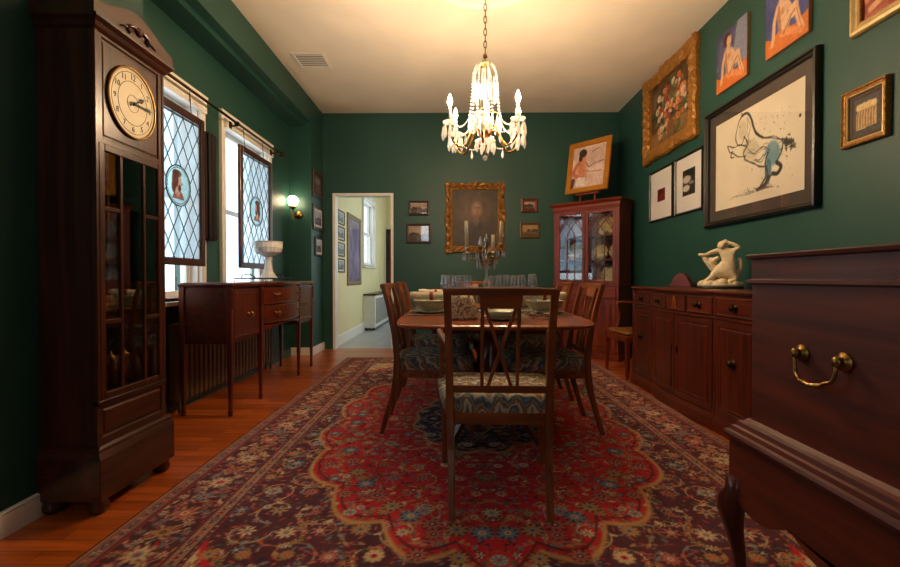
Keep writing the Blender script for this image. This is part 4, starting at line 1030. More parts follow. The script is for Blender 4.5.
LEAD = plain('lead came', '3a444a', rough=.5, metal=.4)
SGL = clearglass('pale leaded glass', (.80, .90, .96), .03, .08, .30, (.80, .92, .98))
def stained(label, yc, w_, h_, zc, x, rz, var):
    t = thing('leaded_glass_panel', label, 'stained glass', (x, yc, zc), rz, 'leaded glass panels')
    hw, hh, f = w_ / 2, h_ / 2, .055
    g = G(); g.box(-hw, -hw + f, 0, .032, -hh, hh, .004); g.box(hw - f, hw, 0, .032, -hh, hh, .004)
    g.box(-hw + f, hw - f, 0, .032, -hh, -hh + f, .004); g.box(-hw + f, hw - f, 0, .032, hh - f, hh, .004); g.out('frame', PNL('z'), t)
    iw, ih = hw - f, hh - f
    g = G(); g.box(-iw, iw, .014, .017, -ih, ih); g.out('glass', SGL, t)
    g = G(); dx, dz = .125, .205
    def clip(x0, z0, x1, z1):
        t0, t1 = 0, 1
        for p, q in ((-(x1 - x0), x0 + iw), (x1 - x0, iw - x0), (-(z1 - z0), z0 + ih), (z1 - z0, ih - z0)):
            if abs(p) < 1e-9: continue
            r = q / p
            if p < 0: t0 = max(t0, r)
            else: t1 = min(t1, r)
        return None if t0 >= t1 else ((x0 + (x1 - x0) * t0, z0 + (z1 - z0) * t0), (x0 + (x1 - x0) * t1, z0 + (z1 - z0) * t1))
    R0 = .148
    for k in range(-16, 17):
        for s in (-1, 1):
            c = clip(k * dx - s * 10 * dx / 2 * 1.0 * 2, -10 * dz, k * dx + s * 10 * dx, 10 * dz)
            if not c: continue
            (ax, az), (bx_, bz) = c; A, B = Vector((ax, 0, az)), Vector((bx_, 0, bz)); dd = (B - A); Ln = dd.length; dd.normalize()
            if Ln < .01: continue
            tm = -A.dot(dd); dist = (A + dd * tm).length
            segs = [(0, Ln)]
            if dist < R0:
                h = math.sqrt(R0 ** 2 - dist ** 2); segs = [(0, tm - h), (tm + h, Ln)]
            for s0, s1 in segs:
                s0, s1 = max(0, s0), min(Ln, s1)
                if s1 - s0 > .004: g.beam(A + dd * s0 + Vector((0, .015, 0)), A + dd * s1 + Vector((0, .015, 0)),   .008, .0038, up=(0, 0, 1) if False else (dd.z, 0, -dd.x))
    g.box(-iw, -iw + .012, .011, .019, -ih, ih); g.box(iw - .012, iw, .011, .019, -ih, ih); g.box(-iw, iw, .011, .019, ih - .02, ih - .008)
    g.out('lead_lattice', LEAD, t)
    g = G(); mm = Matrix.Rotation(R(90), 3, 'X'); g.lathe([(R0 - .003, -.019), (R0 + .004, -.019), (R0 + .004, -.009), (R0 - .003, -.009), (R0 - .003, -.019)], seg=40, m=mm, cap=False); g.out('roundel_rim', LEAD, t)
    # roundel painted with a bust
    C = Cv(.292, .292, 73, 73, (.80, .90, .90)); c0 = .146
    d = np.hypot(C.X - c0, C.Y - c0); C.A[d < .132] = (.80, .91, .90); C.A[(d < .136) & (d > .130)] = (.35, .2, .12)
    fl, hr, cl_ = (.86, .62, .50), (.50, .28, .20), (.74, .42, .34)
    sg = -1 if var else 1
    q = lambda x, y: (c0 + sg * x, c0 + y)
    C.poly([q(-.08, -.10), q(.07, -.10), q(.05, -.055), q(.0, -.03), q(-.05, -.04)], cl_)
    C.ell(*q(-.015, -.035), .03, .045, fl); C.ell(*q(-.012, .035), .046, .056, fl); C.poly([q(.02, .03), q(.05, .02), q(.046, .008), q(.02, .0)], fl)
    C.ell(*q(-.04, .045), .04, .062, hr); C.ell(*q(-.02, .088), .055, .026, hr); C.ell(*q(-.06, -.01), .025, .05, hr); C.ell(*q(.012, -.018), .02, .024, hr)
    C.ell(*q(.018, .045), .006, .004, hr); C.noise(.06, 20, 3)
    o = C.mesh('roundel', painted('painted roundel glass', rough=.3, trans=.85), t, y=.012)
    # trim the square grid to a disc
    bm = bmesh.new(); bm.from_mesh(o.data); bmesh.ops.delete(bm, geom=[v for v in bm.verts if math.hypot(v.co.x, v.co.z) > .1465], context='VERTS'); bm.to_mesh(o.data); bm.free()
    # hanging tabs
    for sx in (-1, 1):
        g = G(); g.tube([(sx * iw * .7, .034, hh - .04), (sx * iw * .7, .030, hh + .01), (sx * iw * .7, .0415, 2.445 - zc)], .003, 6); g.out('hanging_wire', DBRASS, t)
stained('leaded glass panel with man bust roundel, half hidden by the clock', 3.37, .68, 1.17, 1.675, -2.02, R(90), 0)
stained('leaded glass panel with bust roundel, behind the white compote', 4.70, .74, 1.17, 1.675, -2.02, R(90), 1)

# ================================================================== RIGHT SIDEBOARD (credenza)
def credenza():
    t = thing('sideboard', 'low mahogany sideboard with four doors along the right wall', 'sideboard', (1.695, 3.485, 0), R(-90))
    m, mx = MAH('z'), MAH('x'); D = .55; H = .915; L = .915
    g = G(); g.box(-L + .01, L - .01, .01, D, .10, H - .03); g.bow(-.46, .46, .035, 10, ymax=.05); g.out('case', mx, t)
    def outl(z, o):
        p = [(-L - o, D), (-L - o, -.0 - o), (-.47, -.0 - o)] + [((k / 10 * 2 - 1) * .46, -.004 - o - .035 * (1 - (k / 10 * 2 - 1) ** 2)) for k in range(11)] + [(.47, -o), (L + o, -o), (L + o, D)]
        return [(x, y, z) for x, y in p]
    g = G(); g.rings([outl(0, .012), outl(.075, .012), outl(.09, .004), outl(.105, -.004)]); g.out('plinth', mx, t)
    g = G(); g.rings([outl(H - .03, 0), outl(H - .022, .008), outl(H - .01, .014), outl(H, .010)]); g.out('top', mx, t)
    g = G(); g.rings([outl(.728, .001), outl(.732, .008), outl(.742, .008), outl(.746, .001)]); g.out('waist_moulding', mx, t)
    for x in (-.905, -.47, .47, .905):
        g = G(); g.box(x - .012, x + .012, -.004, .012, .105, .885, .002); g.out('pilaster', m, t)
    def bowed(gg, on): return gg.bow(-.46, .46, .035, 10) if on else gg
    for x0, x1, on in ((-.89, -.485, 0), (-.45, -.17, 1), (.17, .45, 1), (.485, .89, 0)):
        g = G(); g.rect(x0, x1, .755, .872, [(0, .01), (0, -.004), (.006, -.008), (.012, -.004), (.016, -.004)]); bowed(g, on); d = g.out('drawer', mx, t)
        xc = (x0 + x1) / 2; knob(d, xc, -.004 - (.035 * (1 - (xc / .46) ** 2) if on else 0), .813, .02)
    g = G(); g.rect(-.15, .15, .755, .872, [(0, .01), (0, -.004), (.006, -.008), (.012, -.004)]); bowed(g, 1); d = g.out('fan_panel', mx, t)
    g = G()
    for k in range(9):
        a = R(10 + 20 * k); g.rings([[(.035 * math.cos(a + e) * f, y, .765 + .09 * math.sin(a + e) * f) for f, e in ((.35, -.02), (1, -.11), (1.12, 0), (1, .11), (.35, .02))] for y in (-.041, -.046)])
    g.out('fan_inlay', wood('satinwood inlay', '7a3a16', 'a05a26', 'z'), d)
    for x0, x1, on, kx in ((-.89, -.485, 0, -.56), (-.45, -.005, 1, -.04), (.005, .45, 1, .04), (.485, .89, 0, .66)):
        g = G(); c = .03
        g.rect(x0, x1, .12, .722, [(0, .01), (0, -.004), (.035, -.004), (.042, .003), (.048, -.004), (.056, -.006), (.062, -.002)]); bowed(g, on); d = g.out('door', m, t)
        if not on: knob(d, (x0 + x1) / 2 - .02, -.002, .47, .022)
        else: 
            g = G(); g.box(kx - .006, kx + .006, -.046, -.036, .44, .49, .002); g.out('escutcheon', DBRASS, d)
credenza()
# statue
def statue():
    t = thing('figurine', 'cream carved statue of entwined figures on the right sideboard', 'statue', (2.02, 3.47, .9155), R(-90 + 0), None)
    t.rotation_euler = (0, 0, R(-35)); t.location.y = 3.53; t.scale = (.95, .95, 1.02); SH = plain('ivory alabaster', 'e6d2a8', rough=.45, var=.14, scale=45, bump=.8)
    g = G(); g.lathe([(.165, 0), (.165, .012), (.155, .018)], seg=28, sy=.62); g.out('base', BLACKF, t)
    g = G(); rr = []
    for z, r in ((.018, .15), (.03, .152), (.045, .135), (.06, .10), (.07, .05)):
        rr.append([(r * (1 + .08 * math.sin(q * 2.1)) * math.cos(2 * PI * q / 20), r * .6 * (1 + .08 * math.cos(q * 1.7)) * math.sin(2 * PI * q / 20), z) for q in range(20)])
    g.rings(rr, smooth=True); g.out('rock', SH, t)
    def skinned(name, verts, edges, rad):
        me = bpy.data.meshes.new(name); me.from_pydata(verts, edges, []); o = bpy.data.objects.new(name, me); COL.objects.link(o)
        md = o.modifiers.new('skin', 'SKIN'); 
        for i, r in enumerate(rad): me.skin_vertices[0].data[i].radius = (r, r)
        me.skin_vertices[0].data[0].use_root = True
        o.modifiers.new('sub', 'SUBSURF').levels = 2; o.modifiers['sub'].render_levels = 2
        bpy.context.view_layer.update(); ev = o.evaluated_get(bpy.context.evaluated_depsgraph_get()); m2 = bpy.data.meshes.new_from_object(ev)
        bpy.data.objects.remove(o); bpy.data.meshes.remove(me); m2.materials.clear(); m2.materials.append(SH)
        for p in m2.polygons: p.use_smooth = True
        o = bpy.data.objects.new(name, m2); COL.objects.link(o); o.parent = t; return o
    # upper figure: seated, torso bending, one arm raised over the head, legs folded
    V = [(.03, .0, .14), (.065, .0, .20), (.05, -.005, .265), (.03, -.01, .295), (.012, -.015, .325), (.09, -.01, .275), (.135, -.01, .305), (.085, -.015, .33), (.04, -.01, .345),
         (.0, -.015, .285), (-.05, -.02, .275), (-.10, -.025, .250), (-.155, -.025, .258), (-.03, -.035, .12), (-.055, -.05, .08), (-.09, -.055, .06), (.09, -.03, .10), (.115, -.035, .065), (.06, -.055, .05)]
    E_ = [(0, 1), (1, 2), (2, 3), (3, 4), (2, 5), (5, 6), (6, 7), (7, 8), (2, 9), (9, 10), (10, 11), (11, 12), (0, 13), (13, 14), (14, 15), (0, 16), (16, 17), (17, 18)]
    skinned('upper_figure', V, E_, [.050, .046, .046, .020, .034, .024, .018, .014, .012, .022, .017, .015, .009, .032, .024, .016, .032, .026, .020])
    V = [(-.01, .03, .10), (-.035, .02, .15), (-.075, .0, .185), (-.105, -.01, .222), (-.12, -.015, .245), (-.035, -.035, .215), (.0, -.045, .235),
         (.06, .03, .065), (.115, .02, .095), (.142, .01, .15), (.138, .01, .205), (.12, .01, .23), (.05, .02, .13), (.07, .02, .19)]
    E_ = [(0, 1), (1, 2), (2, 3), (3, 4), (2, 5), (5, 6), (0, 7), (7, 8), (8, 9), (9, 10), (10, 11), (0, 12), (12, 13)]
    skinned('lower_figure', V, E_, [.055, .042, .030, .020, .014, .018, .014, .044, .028, .017, .019, .010, .050, .044])
    g = G()
    for x, y, zz, r in ((.015, -.02, .322, .034), (.035, -.005, .335, .030), (.005, -.025, .312, .022)): g.lathe([(0, -r), (r * .7, -r * .7), (r, 0), (r * .7, r * .7), (0, r)], (x, y, zz), 12)
    g.tube([(.03, -.012, .27), (.022, -.016, .31)], .02, 10); g.out('head', SH, t)
    g = G()
    for x, y, zz, r in ((-.12, -.02, .035, .035), (-.06, -.05, .04, .035), (.02, -.05, .045, .04), (.10, -.03, .035, .04), (.14, 0, .03, .025), (-.09, .03, .05, .035)):
        g.lathe([(0, -r * .8), (r * .7, -r * .55), (r, 0), (r * .75, r * .45), (r * .3, r * .75), (0, r * .8)], (x, y, zz), 9, sx=1.15)
    g.out('drapery', SH, t)
statue()
t = thing('letter_box', 'small arched red-brown wooden box at the far end of the right sideboard', 'box', (2.10, 4.28, .9155), R(-60))
g = G(); g.box(-.11, .11, -.035, .035, 0, .02, .003); g.out('base', CAB('x'), t)
g = G(); g.prism([(-.095, .02), (.095, .02), (.09, .04), (.06, .09), (.02, .125), (-.02, .125), (-.06, .09), (-.09, .04)], -.025, .025, 'y'); g.out('body', CAB('x'), t)

# ================================================================== CHEST ON STAND (near right)
def chest():
    t = thing('chest_on_stand', 'large mahogany chest on cabriole legs with a brass side handle, nearest the viewer', 'chest', (1.28, 1.05, ZR))
    m, mx, my = MAH('z'), MAH('x'), wood('mahogany side', '4a1606', '722a0c', 'y', rough=.5, coat=.06)
    X0, X1, Y0, Y1 = -.42, .42, -.36, .293
    g = G(); g.box(X0, X1, Y0, Y1, .575, .975, .004); g.out('body', my, t)
    def o(e, z): return [(X0 - e, Y0 - e, z), (X1 + e, Y0 - e, z), (X1 + e, Y1 + e, z), (X0 - e, Y1 + e, z)]
    g = G(); g.rings([o(.004, .968), o(.010, .972), o(.010, .980), o(.0, .984), o(.0, 1.038), o(.010, 1.042), o(.012, 1.05), o(.006, 1.054)]); g.out('lid', my, t)
    g = G(); g.rings([o(.038, .36), o(.038, .512), o(.047, .517), o(.050, .527), o(.047, .534), o(.037, .537), o(.035, .549), o(.027, .552), o(.024, .564), o(.012, .568), o(.004, .578)]); g.out('stand', my, t)
    # scalloped apron on the left and far sides
    def scal(a, b, n=40):
        p = [(a, .365), (b, .365)]
        for k in range(n + 1):
            u = k / n; x = lerp(b, a, u); z = .355 - .045 * abs(math.sin(u * PI * 3)) ** .8 + .02 * math.sin(u * PI); p.append((x, z))
        return p
    g = G(); g.prism(scal(Y0 - .02, Y1 + .02), X0 - .0395, X0 - .02, 'x'); g.out('apron', my, t)
    g = G(); g.prism(scal(X0 - .02, X1 + .02), Y1 + .022, Y1 + .044, 'y'); g.out('apron', mx, t)
    g = G(); g.prism(scal(X0 - .02, X1 + .02), Y0 - .044, Y0 - .022, 'y'); g.out('apron', mx, t)
    for sx in (-1, 1):
        for sy in (-1, 1):
            x, y = (X0 - .02 if sx < 0 else X1 + .02), (Y0 - .02 if sy < 0 else Y1 + .02)
            g = G(); d = Vector((sx, sy, 0)).normalized(); q = []
            for off, z, w_ in ((-.0, .40, .055), (.0, .36, .06), (.014, .33, .066), (.020, .29, .060), (.012, .24, .044), (-.002, .17, .032), (-.010, .10, .026), (-.002, .05, .028), (.015, .022, .040), (.018, .006, .040), (.012, 0, .03)):
                c = Vector((x, y, z)) + d * off; a = w_ / 2; k = a * .35
                q.append([c + Vector(v) for v in ((-a + k, -a, 0), (a - k, -a, 0), (a, -a + k, 0), (a, a - k, 0), (a - k, a, 0), (-a + k, a, 0), (-a, a - k, 0), (-a, -a + k, 0))])
            g.rings(q, smooth=True); g.out('leg', m, t)
    # brass swing handle on the left side
    hy, hz = .033, .79; g = G(); mm = Matrix.Rotation(R(-90), 3, 'Y')
    for s in (-1, 1):
        g = G(); g.lathe([(.022, 0), (.022, .003), (.012, .006), (.010, .016), (.014, .02), (.008, .024), (0, .025)], (X0, hy + s * .062, hz + .01), 14, m=mm); g.out('handle_plate', BRASS, t)
    g = G(); x = X0 - .018; P = bez((x, hy - .062, hz + .01), (x - .004, hy - .062, hz - .06), (x - .01, hy - .040, hz - .03), (x - .012, hy - .032, hz - .05), 8) + [Vector((x - .012, hy, hz - .056))] + bez((x - .012, hy + .032, hz - .05), (x - .01, hy + .040, hz - .03), (x - .004, hy + .062, hz - .06), (x, hy + .062, hz + .01), 8)
    g.tube(P, [.0045] * 8 + [.006, .007, .006] + [.0045] * 8, 8); g.out('handle', BRASS, t)
    for k in range(2):
        g = G(); x0, x1 = (-.40, -.005) if k == 0 else (.005, .40); g.rect(x0, x1, .60, .955, [(0, Y0), (0, Y0 - .012), (.03, Y0 - .012), (.036, Y0 - .006), (.045, Y0 - .009)]); d = g.out('door', m, t); knob(d, -.03 if k == 0 else .03, Y0 - .012, .78, .014)
chest()

# ================================================================== CHINA CABINET
def cabinet():
    t = thing('china_cabinet', 'red-brown glazed china cabinet set across the far right corner', 'cabinet', (1.612, 5.762, 0), R(-43))
    m, mx = CAB('z'), CAB('x'); W, D = .44, .36
    g = G(); g.box(-W, W, 0, D, .06, .90, .004); g.out('lower_case', mx, t)
    g = G(); g.box(-W - .015, W + .015, -.015, D, 0, .07, .004); g.out('plinth', mx, t)
    g = G(); g.box(-W - .012, W + .012, -.012, D, .895, .92, .005); g.out('waist_moulding', mx, t)
    g = G(); g.rect(-W + .03, W - .03, .745, .875, [(0, 0), (0, -.010), (.008, -.014), (.014, -.010)]); d = g.out('drawer', mx, t)
    for x in (-.22, .22): bail(d, x, -.012, .82, .08)
    for x0, x1, kx in ((-W + .03, -.005, -.05), (.005, W - .03, .05)):
        g = G(); g.rect(x0, x1, .10, .73, [(0, 0), (0, -.012), (.05, -.012), (.056, -.004), (.064, -.010), (.075, -.012)]); d = g.out('door', m, t); knob(d, kx, -.012, .45, .012, BRASS)
    y0 = .03
    g = G()
    for s in (-1, 1): g.box(min(s * W, s * (W - .02)), max(s * W, s * (W - .02)), y0, D, .92, 1.86)
    g.box(-W + .02, W - .02, D - .01, D, .92, 1.86); g.box(-W + .02, W - .02, y0, D - .01, 1.84, 1.86); g.out('upper_case', m, t)
    for s in (-1, 1):
        g = G(); g.box(min(s * W, s * (W - .045)), max(s * W, s * (W - .045)), y0 - .012, y0 + .01, .92, 1.84, .003); g.out('stile', m, t)
    for k, z in enumerate((1.21, 1.51)):
        g = G(); g.box(-W + .02, W - .02, y0 + .03, D - .01, z, z + .015); g.out('shelf', m, t)
    g = G(); rr = []
    for e, z in ((0, 1.835), (.006, 1.86), (.012, 1.875), (.012, 1.905), (.025, 1.915), (.045, 1.935), (.05, 1.95)):
        rr.append([(-W - e, y0 - .012 - e, z), (W + e, y0 - .012 - e, z), (W + e, D, z), (-W - e, D, z)])
    g.rings(rr); g.out('cornice', mx, t)
    CG = clearglass('cabinet pane glass', (.95, .96, .96), .05, .02)
    for x0, x1, sty in ((-W + .045, -.003, 0), (.003, W - .045, 1)):
        f = .038; z0, z1 = .925, 1.835; g = G(); ya, yb = y0 - .012, y0 + .008
        g.box(x0, x0 + f, ya, yb, z0, z1, .003); g.box(x1 - f, x1, ya, yb, z0, z1, .003); g.box(x0 + f, x1 - f, ya, yb, z0, z0 + f, .003); g.box(x0 + f, x1 - f, ya, yb, z1 - f, z1, .003)
        d = g.out('glazed_door', m, t); a, b, c, e = x0 + f, x1 - f, z0 + f, z1 - f; cx = (a + b) / 2
        g = G(); g.box(a, b, y0 - .002, y0, c, e); g.out('pane', CG, d)
        g = G(); th = .008; yy = y0 - .005
        def st(p): 
            for u, v in zip(p[:-1], p[1:]): g.beam((u[0], yy, u[1]), (v[0], yy, v[1]), .010, th, up=(-(v[1] - u[1]), 0, v[0] - u[0]))
        st([(cx - .055, c), (cx - .055, e - .24)]); st([(cx + .055, c), (cx + .055, e - .24)]); r = (b - a) / 2
        for zc, rr_ in ((e - .24, 1.0),):
            st([(a + r * .0 + (1 - math.cos(u)) * r * 1.0, zc + math.sin(u) * .20) for u in [k / 8 * PI / 2 * 1.0 for k in range(9)]][:9]); st([(b - (1 - math.cos(u)) * r, zc + math.sin(u) * .20) for u in [k / 8 * PI / 2 for k in range(9)]])
            st([(cx - .055, zc), (cx + .03, zc + .1), (b, e)]); st([(cx + .055, zc), (cx - .03, zc + .1), (a, e)]); st([(a, zc + .02), (cx, e)]); st([(b, zc + .02), (cx, e)])
        g.out('muntins', m, d)
    knob(t, -.022, y0 - .012, 1.36, .008, BRASS)
    M = t.matrix_basis.copy()
    rot = Matrix.Rotation(R(-43), 4, 'Z'); org = Vector((1.612, 5.762, 0))
    def wp(x, y, z): return org + (rot @ Vector((x, y, z)))
    PT = plain('gold and cream patterned china', 'cfb681', rough=.3, var=.45, scale=45, coat=.4); PB = plain('blue and white china', '8fa0ac', rough=.3, var=.4, scale=40, coat=.4)
    def plate(x, z, r, mat, label, lean=-14):
        p = wp(x, .25, z); o = thing('display_plate', label, 'plate', p, R(-43), 'plates in the china cabinet'); g = G()
        mm = Matrix.Rotation(R(90 + lean), 3, 'X')
        g.lathe([(0, .003), (r * .55, .003), (r * .62, .008), (r, .020), (r, .024), (r * .6, .012), (0, .007)], (0, 0, r + .001), 28, m=mm, cap=False); g.out('body', mat, o)
    def bowl(x, z, r, h, mat, label, y=.14):
        p = wp(x, y, z); o = thing('china_bowl', label, 'bowl', p, R(-43), 'bowls in the china cabinet'); g = G()
        g.lathe([(0, .0), (r * .4, .0), (r * .42, h * .12), (r * .8, h * .45), (r, h), (r * .95, h), (r * .74, h * .5), (0, h * .2)], seg=22, cap=False); g.out('body', mat, o)
    S0, S1, S2 = .921, 1.2255, 1.5255
    plate(.21, S2, .13, PT, 'large gilt plate behind the right door, top shelf'); plate(-.2, S2, .12, PB, 'pale blue plate behind the left door, top shelf')
    plate(.315, S1, .10, PT, 'gilt plate at the right of the middle shelf'); plate(.105, S1, .095, PT, 'gilt plate right of the door meeting, middle shelf', -18); plate(-.22, S1, .12, PB, 'pale blue plate behind the left door, middle shelf')
    plate(.22, S0, .11, PT, 'gilt plate behind the right door, bottom shelf'); plate(-.22, S0, .12, PB, 'blue and white plate behind the left door, bottom shelf')
    bowl(.18, S1, .075, .06, CERA, 'cream bowl in front of the gilt plates, middle shelf', .12); bowl(-.2, S1, .085, .07, CERA, 'white footed bowl behind the left door, middle shelf', .12)
    bowl(.14, S0, .08, .05, PT, 'gilt bowl behind the right door, bottom shelf', .12); bowl(.30, S0, .065, .05, CERA, 'cream bowl by the right side, bottom shelf', .12); bowl(-.2, S0, .09, .06, PB, 'blue bowl behind the left door, bottom shelf', .12)
    bowl(.19, S2, .06, .05, CERA, 'small cream bowl in front of the large gilt plate, top shelf', .12)
    return wp
cab_wp = cabinet()

# ================================================================== PICTURES
def frame_mesh(g, w_, h_, prof, orn=0.0, n=24, wob=0.0, seed=0):
    """mitred frame; prof = (inset, y) from outer edge inwards; orn adds carved relief"""
    rs = random.Random(seed); cols = []
    per = []
    for side in range(4):
        for k in range(n): per.append((side, k / n))
    jit = [rs.uniform(-1, 1) for _ in per]
    rr = []
    for pi, (i, y) in enumerate(prof):
        ring = []
        for q, (side, u) in enumerate(per):
            hw, hh = w_ / 2 - i, h_ / 2 - i; amp = 0
            if orn and 0 < pi < len(prof) - 1: amp = orn * (math.sin(u * n * 2.1 + pi * 1.3) * .6 + jit[q] * .6)
            ow = wob * (math.exp(-((u - .5) / .09) ** 2) + math.exp(-(min(u, 1 - u) / .10) ** 2) + .35 * math.sin(u * 6 * PI) ** 2) if pi <= 2 else 0
            if side == 0: p = (lerp(-hw, hw, u), y - amp, -hh - ow)
            elif side == 1: p = (hw + ow, y - amp, lerp(-hh, hh, u))
            elif side == 2: p = (lerp(hw, -hw, u), y - amp, hh + ow)
            else: p = (-hw - ow, y - amp, lerp(hh, -hh, u))
            ring.append(p)
        rr.append(ring)
    g.rings(rr, cap0=False, cap1=False)
FACE = {'back': 0, 'right': R(-90), 'left': R(90)}
def picture(label, wall, u, z, w_, h_, fw, dep, fmat, cv, mat=None, matw=0.0, orn=0, wob=0, gloss=False, name='framed_picture', inner=None, cat='picture', plane=None, lip=.004, grp=None):
    loc = {'back': (u, YB - .001, z), 'right': (XR - .001, u, z), 'left': ((XL if plane is None else plane) + .001, u, z)}[wall]
    t = thing(name, label, cat, loc, FACE[wall], grp)
    g = G(); frame_mesh(g, w_, h_, [(0, 0), (0, -dep * .55), (fw * .12, -dep * .9), (fw * .4, -dep), (fw * .65, -dep * .75), (fw * .85, -dep * .7), (fw, -dep * .55), (fw, -.004)], orn, wob=wob, seed=int(u * 100)); g.out('frame', fmat, t)
    iw, ih = w_ - 2 * fw, h_ - 2 * fw; y = -.006
    g = G(); g.box(-w_ / 2 + .004, w_ / 2 - .004, -.004, 0, -h_ / 2 + .004, h_ / 2 - .004); g.out('backing', BLACKF, t)
    if inner:
        g = G(); b = .008; frame_mesh(g, iw, ih, [(0, -.005), (0, -dep * .6), (b * .5, -dep * .62), (b, -dep * .5), (b, -.005)], n=2); g.out('inner_fillet', inner, t); iw -= 2 * b; ih -= 2 * b
    if matw:
        g = G(); frame_mesh(g, iw, ih, [(0, y), (0, y - .003), (matw, y - .003), (matw + .002, y)], n=2); g.out('mat_board', mat, t)
        iw -= 2 * matw; ih -= 2 * matw
    if cv is not None:
        C = cv(iw, ih); C.mesh('painting', painted('glazed print', .5, .35) if gloss else painted('oil paint', .62, .0), t, y=y - .0005)
    if gloss:
        g = G(); g.box(-w_ / 2 + fw, w_ / 2 - fw, -dep * .5 - .001, -dep * .5, -h_ / 2 + fw, h_ / 2 - fw); g.out('glazing', clearglass('picture glazing', (1, 1, 1), 0.07, .01, f=False), t)
    return t
def res(w_, h_, px): return Cv(w_, h_, max(12, int(w_ / px)), max(12, int(h_ / px)))
def U(C, x, y): return (x * C.w, y * C.h)

def portrait(w_, h_):
    C = res(w_, h_, .0055); C.A[:] = (.26, .21, .17); u, v = C.X / w_, C.Y / h_
    gl = np.exp(-(((u - .52) / .35) ** 2 + ((v - .62) / .28) ** 2)); C.A += gl[..., None] * np.array((.15, .10, .06)); s = min(w_, h_)
    C.poly([(w_ * a, h_ * b) for a, b in ((.12, 0), (.18, .22), (.36, .40), (.52, .46), (.68, .40), (.86, .24), (.92, 0))], (.22, .19, .18), .6)
    C.ell(w_ * .53, h_ * .66, s * .16, s * .215, (.36, .29, .24), soft=.5, a=.7); C.ell(w_ * .54, h_ * .65, s * .115, s * .17, (.58, .44, .34), soft=.3); C.ell(w_ * .53, h_ * .50, s * .06, s * .08, (.48, .36, .28), soft=.3)
    C.ell(w_ * .50, h_ * .68, s * .022, s * .011, (.22, .14, .10)); C.ell(w_ * .585, h_ * .68, s * .022, s * .011, (.22, .14, .10)); C.line([(w_ * .545, h_ * .69), (w_ * .555, h_ * .63)], .010, (.52, .34, .24)); C.ell(w_ * .545, h_ * .588, s * .04, s * .010, (.50, .22, .18))
    C.poly([(w_ * a, h_ * b) for a, b in ((.44, .46), (.60, .46), (.56, .36), (.50, .36))], (.46, .40, .35), .6); C.noise(.035, 10, 1); C.noise(.02, 40, 2); return C
def floral(w_, h_):
    C = res(w_, h_, .008); C.A[:] = (.34, .26, .16); rs = np.random.RandomState(4); v = C.Y / h_; C.A[v < .25] = (.52, .38, .22); C.noise(.10, 8, 1)
    for k in range(90):
        a, r = rs.rand() * 6.3, rs.rand() ** .6 * .44; x, y = w_ * .52 + w_ * r * math.cos(a), h_ * .52 + h_ * r * 1.15 * math.sin(a)
        C.ell(x, y, .05 * rs.rand() + .02, .022, [(.28, .32, .16), (.16, .16, .10), (.44, .42, .20)][rs.randint(3)], ang=rs.rand() * 3, a=.9)
    for k in range(80):
        a, r = rs.rand() * 6.3, rs.rand() ** .7 * .40; x, y = w_ * .52 + w_ * r * math.cos(a), h_ * .52 + h_ * r * 1.1 * math.sin(a)
        c = [(.80, .72, .60), (.78, .40, .20), (.66, .18, .12), (.84, .56, .34), (.86, .80, .70)][rs.randint(5)]; s = .018 + .028 * rs.rand()
        C.ell(x, y, s, s * .8, c); C.ell(x + s * .2, y - s * .1, s * .4, s * .3, tuple(q * .7 for q in c))
    C.ell(w_ * .25, h_ * .14, .05, .03, (.72, .60, .42)); C.ell(w_ * .52, h_ * .18, .09, .09, (.45, .30, .18)); C.noise(.05, 40, 5); return C
def seated(bgc, cloth, flip, k):
    def f(w_, h_):
        C = res(w_, h_, .0045); C.A[:] = bgc; C.noise(.06, 6, k); sk, sh, hr = (.80, .64, .50), (.60, .38, .26), (.22, .10, .07)
        X = (lambda x: (1 - x) * w_) if flip else (lambda x: x * w_)
        P = lambda *a: [(X(x), y * h_) for x, y in a]
        C.poly(P((0, 0), (1, 0), (1, .30), (.7, .22), (.4, .30), (.15, .22), (0, .28)), cloth); C.poly(P((.62, .25), (1, .3), (1, 1), (.70, 1), (.58, .6)), (.52, .54, .60) if k == 1 else (.26, .28, .50), .8)
        s = min(w_, h_)
        C.line(P((.40, .62), (.43, .45), (.45, .28)), s * .22, sk); C.ell(X(.40), .80 * h_, s * .11, s * .13, sk); C.ell(X(.36), .83 * h_, s * .12, s * .14, hr); C.ell(X(.42), .795 * h_, s * .075, s * .10, sk); C.line(P((.40, .72), (.40, .64)), s * .10, sk)
        C.curve(P((.30, .62), (.22, .45), (.20, .26), (.16, .14)), s * .07, sk); C.curve(P((.52, .60), (.60, .48), (.66, .36)), s * .08, sk)
        C.curve(P((.42, .24), (.62, .42), (.72, .48)), s * .11, sk); C.curve(P((.72, .46), (.78, .28), (.86, .12)), s * .09, sk); C.curve(P((.40, .22), (.62, .17), (.84, .10)), s * .09, (.80, .52, .33))
        C.line(P((.33, .60), (.35, .40), (.37, .26)), s * .05, sh, .8); C.curve(P((.44, .20), (.60, .36), (.70, .42)), s * .03, sh, .8); C.line(P((.74, .42), (.80, .26), (.86, .12)), s * .02, sh, .8); C.ell(X(.42), .52 * h_, s * .05, s * .06, sh, a=.5); C.noise(.04, 30, k + 5); return C
    return f
def red_study(w_, h_):
    C = res(w_, h_, .006); C.A[:] = (.52, .20, .12); C.noise(.16, 6, 8); s = w_
    C.curve([U(C, .05, .3), U(C, .35, .5), U(C, .6, .35), U(C, .95, .5)], s * .14, (.78, .48, .32)); C.curve([U(C, .1, .12), U(C, .5, .2), U(C, .9, .1)], s * .08, (.80, .60, .44)); C.noise(.06, 30, 4); return C
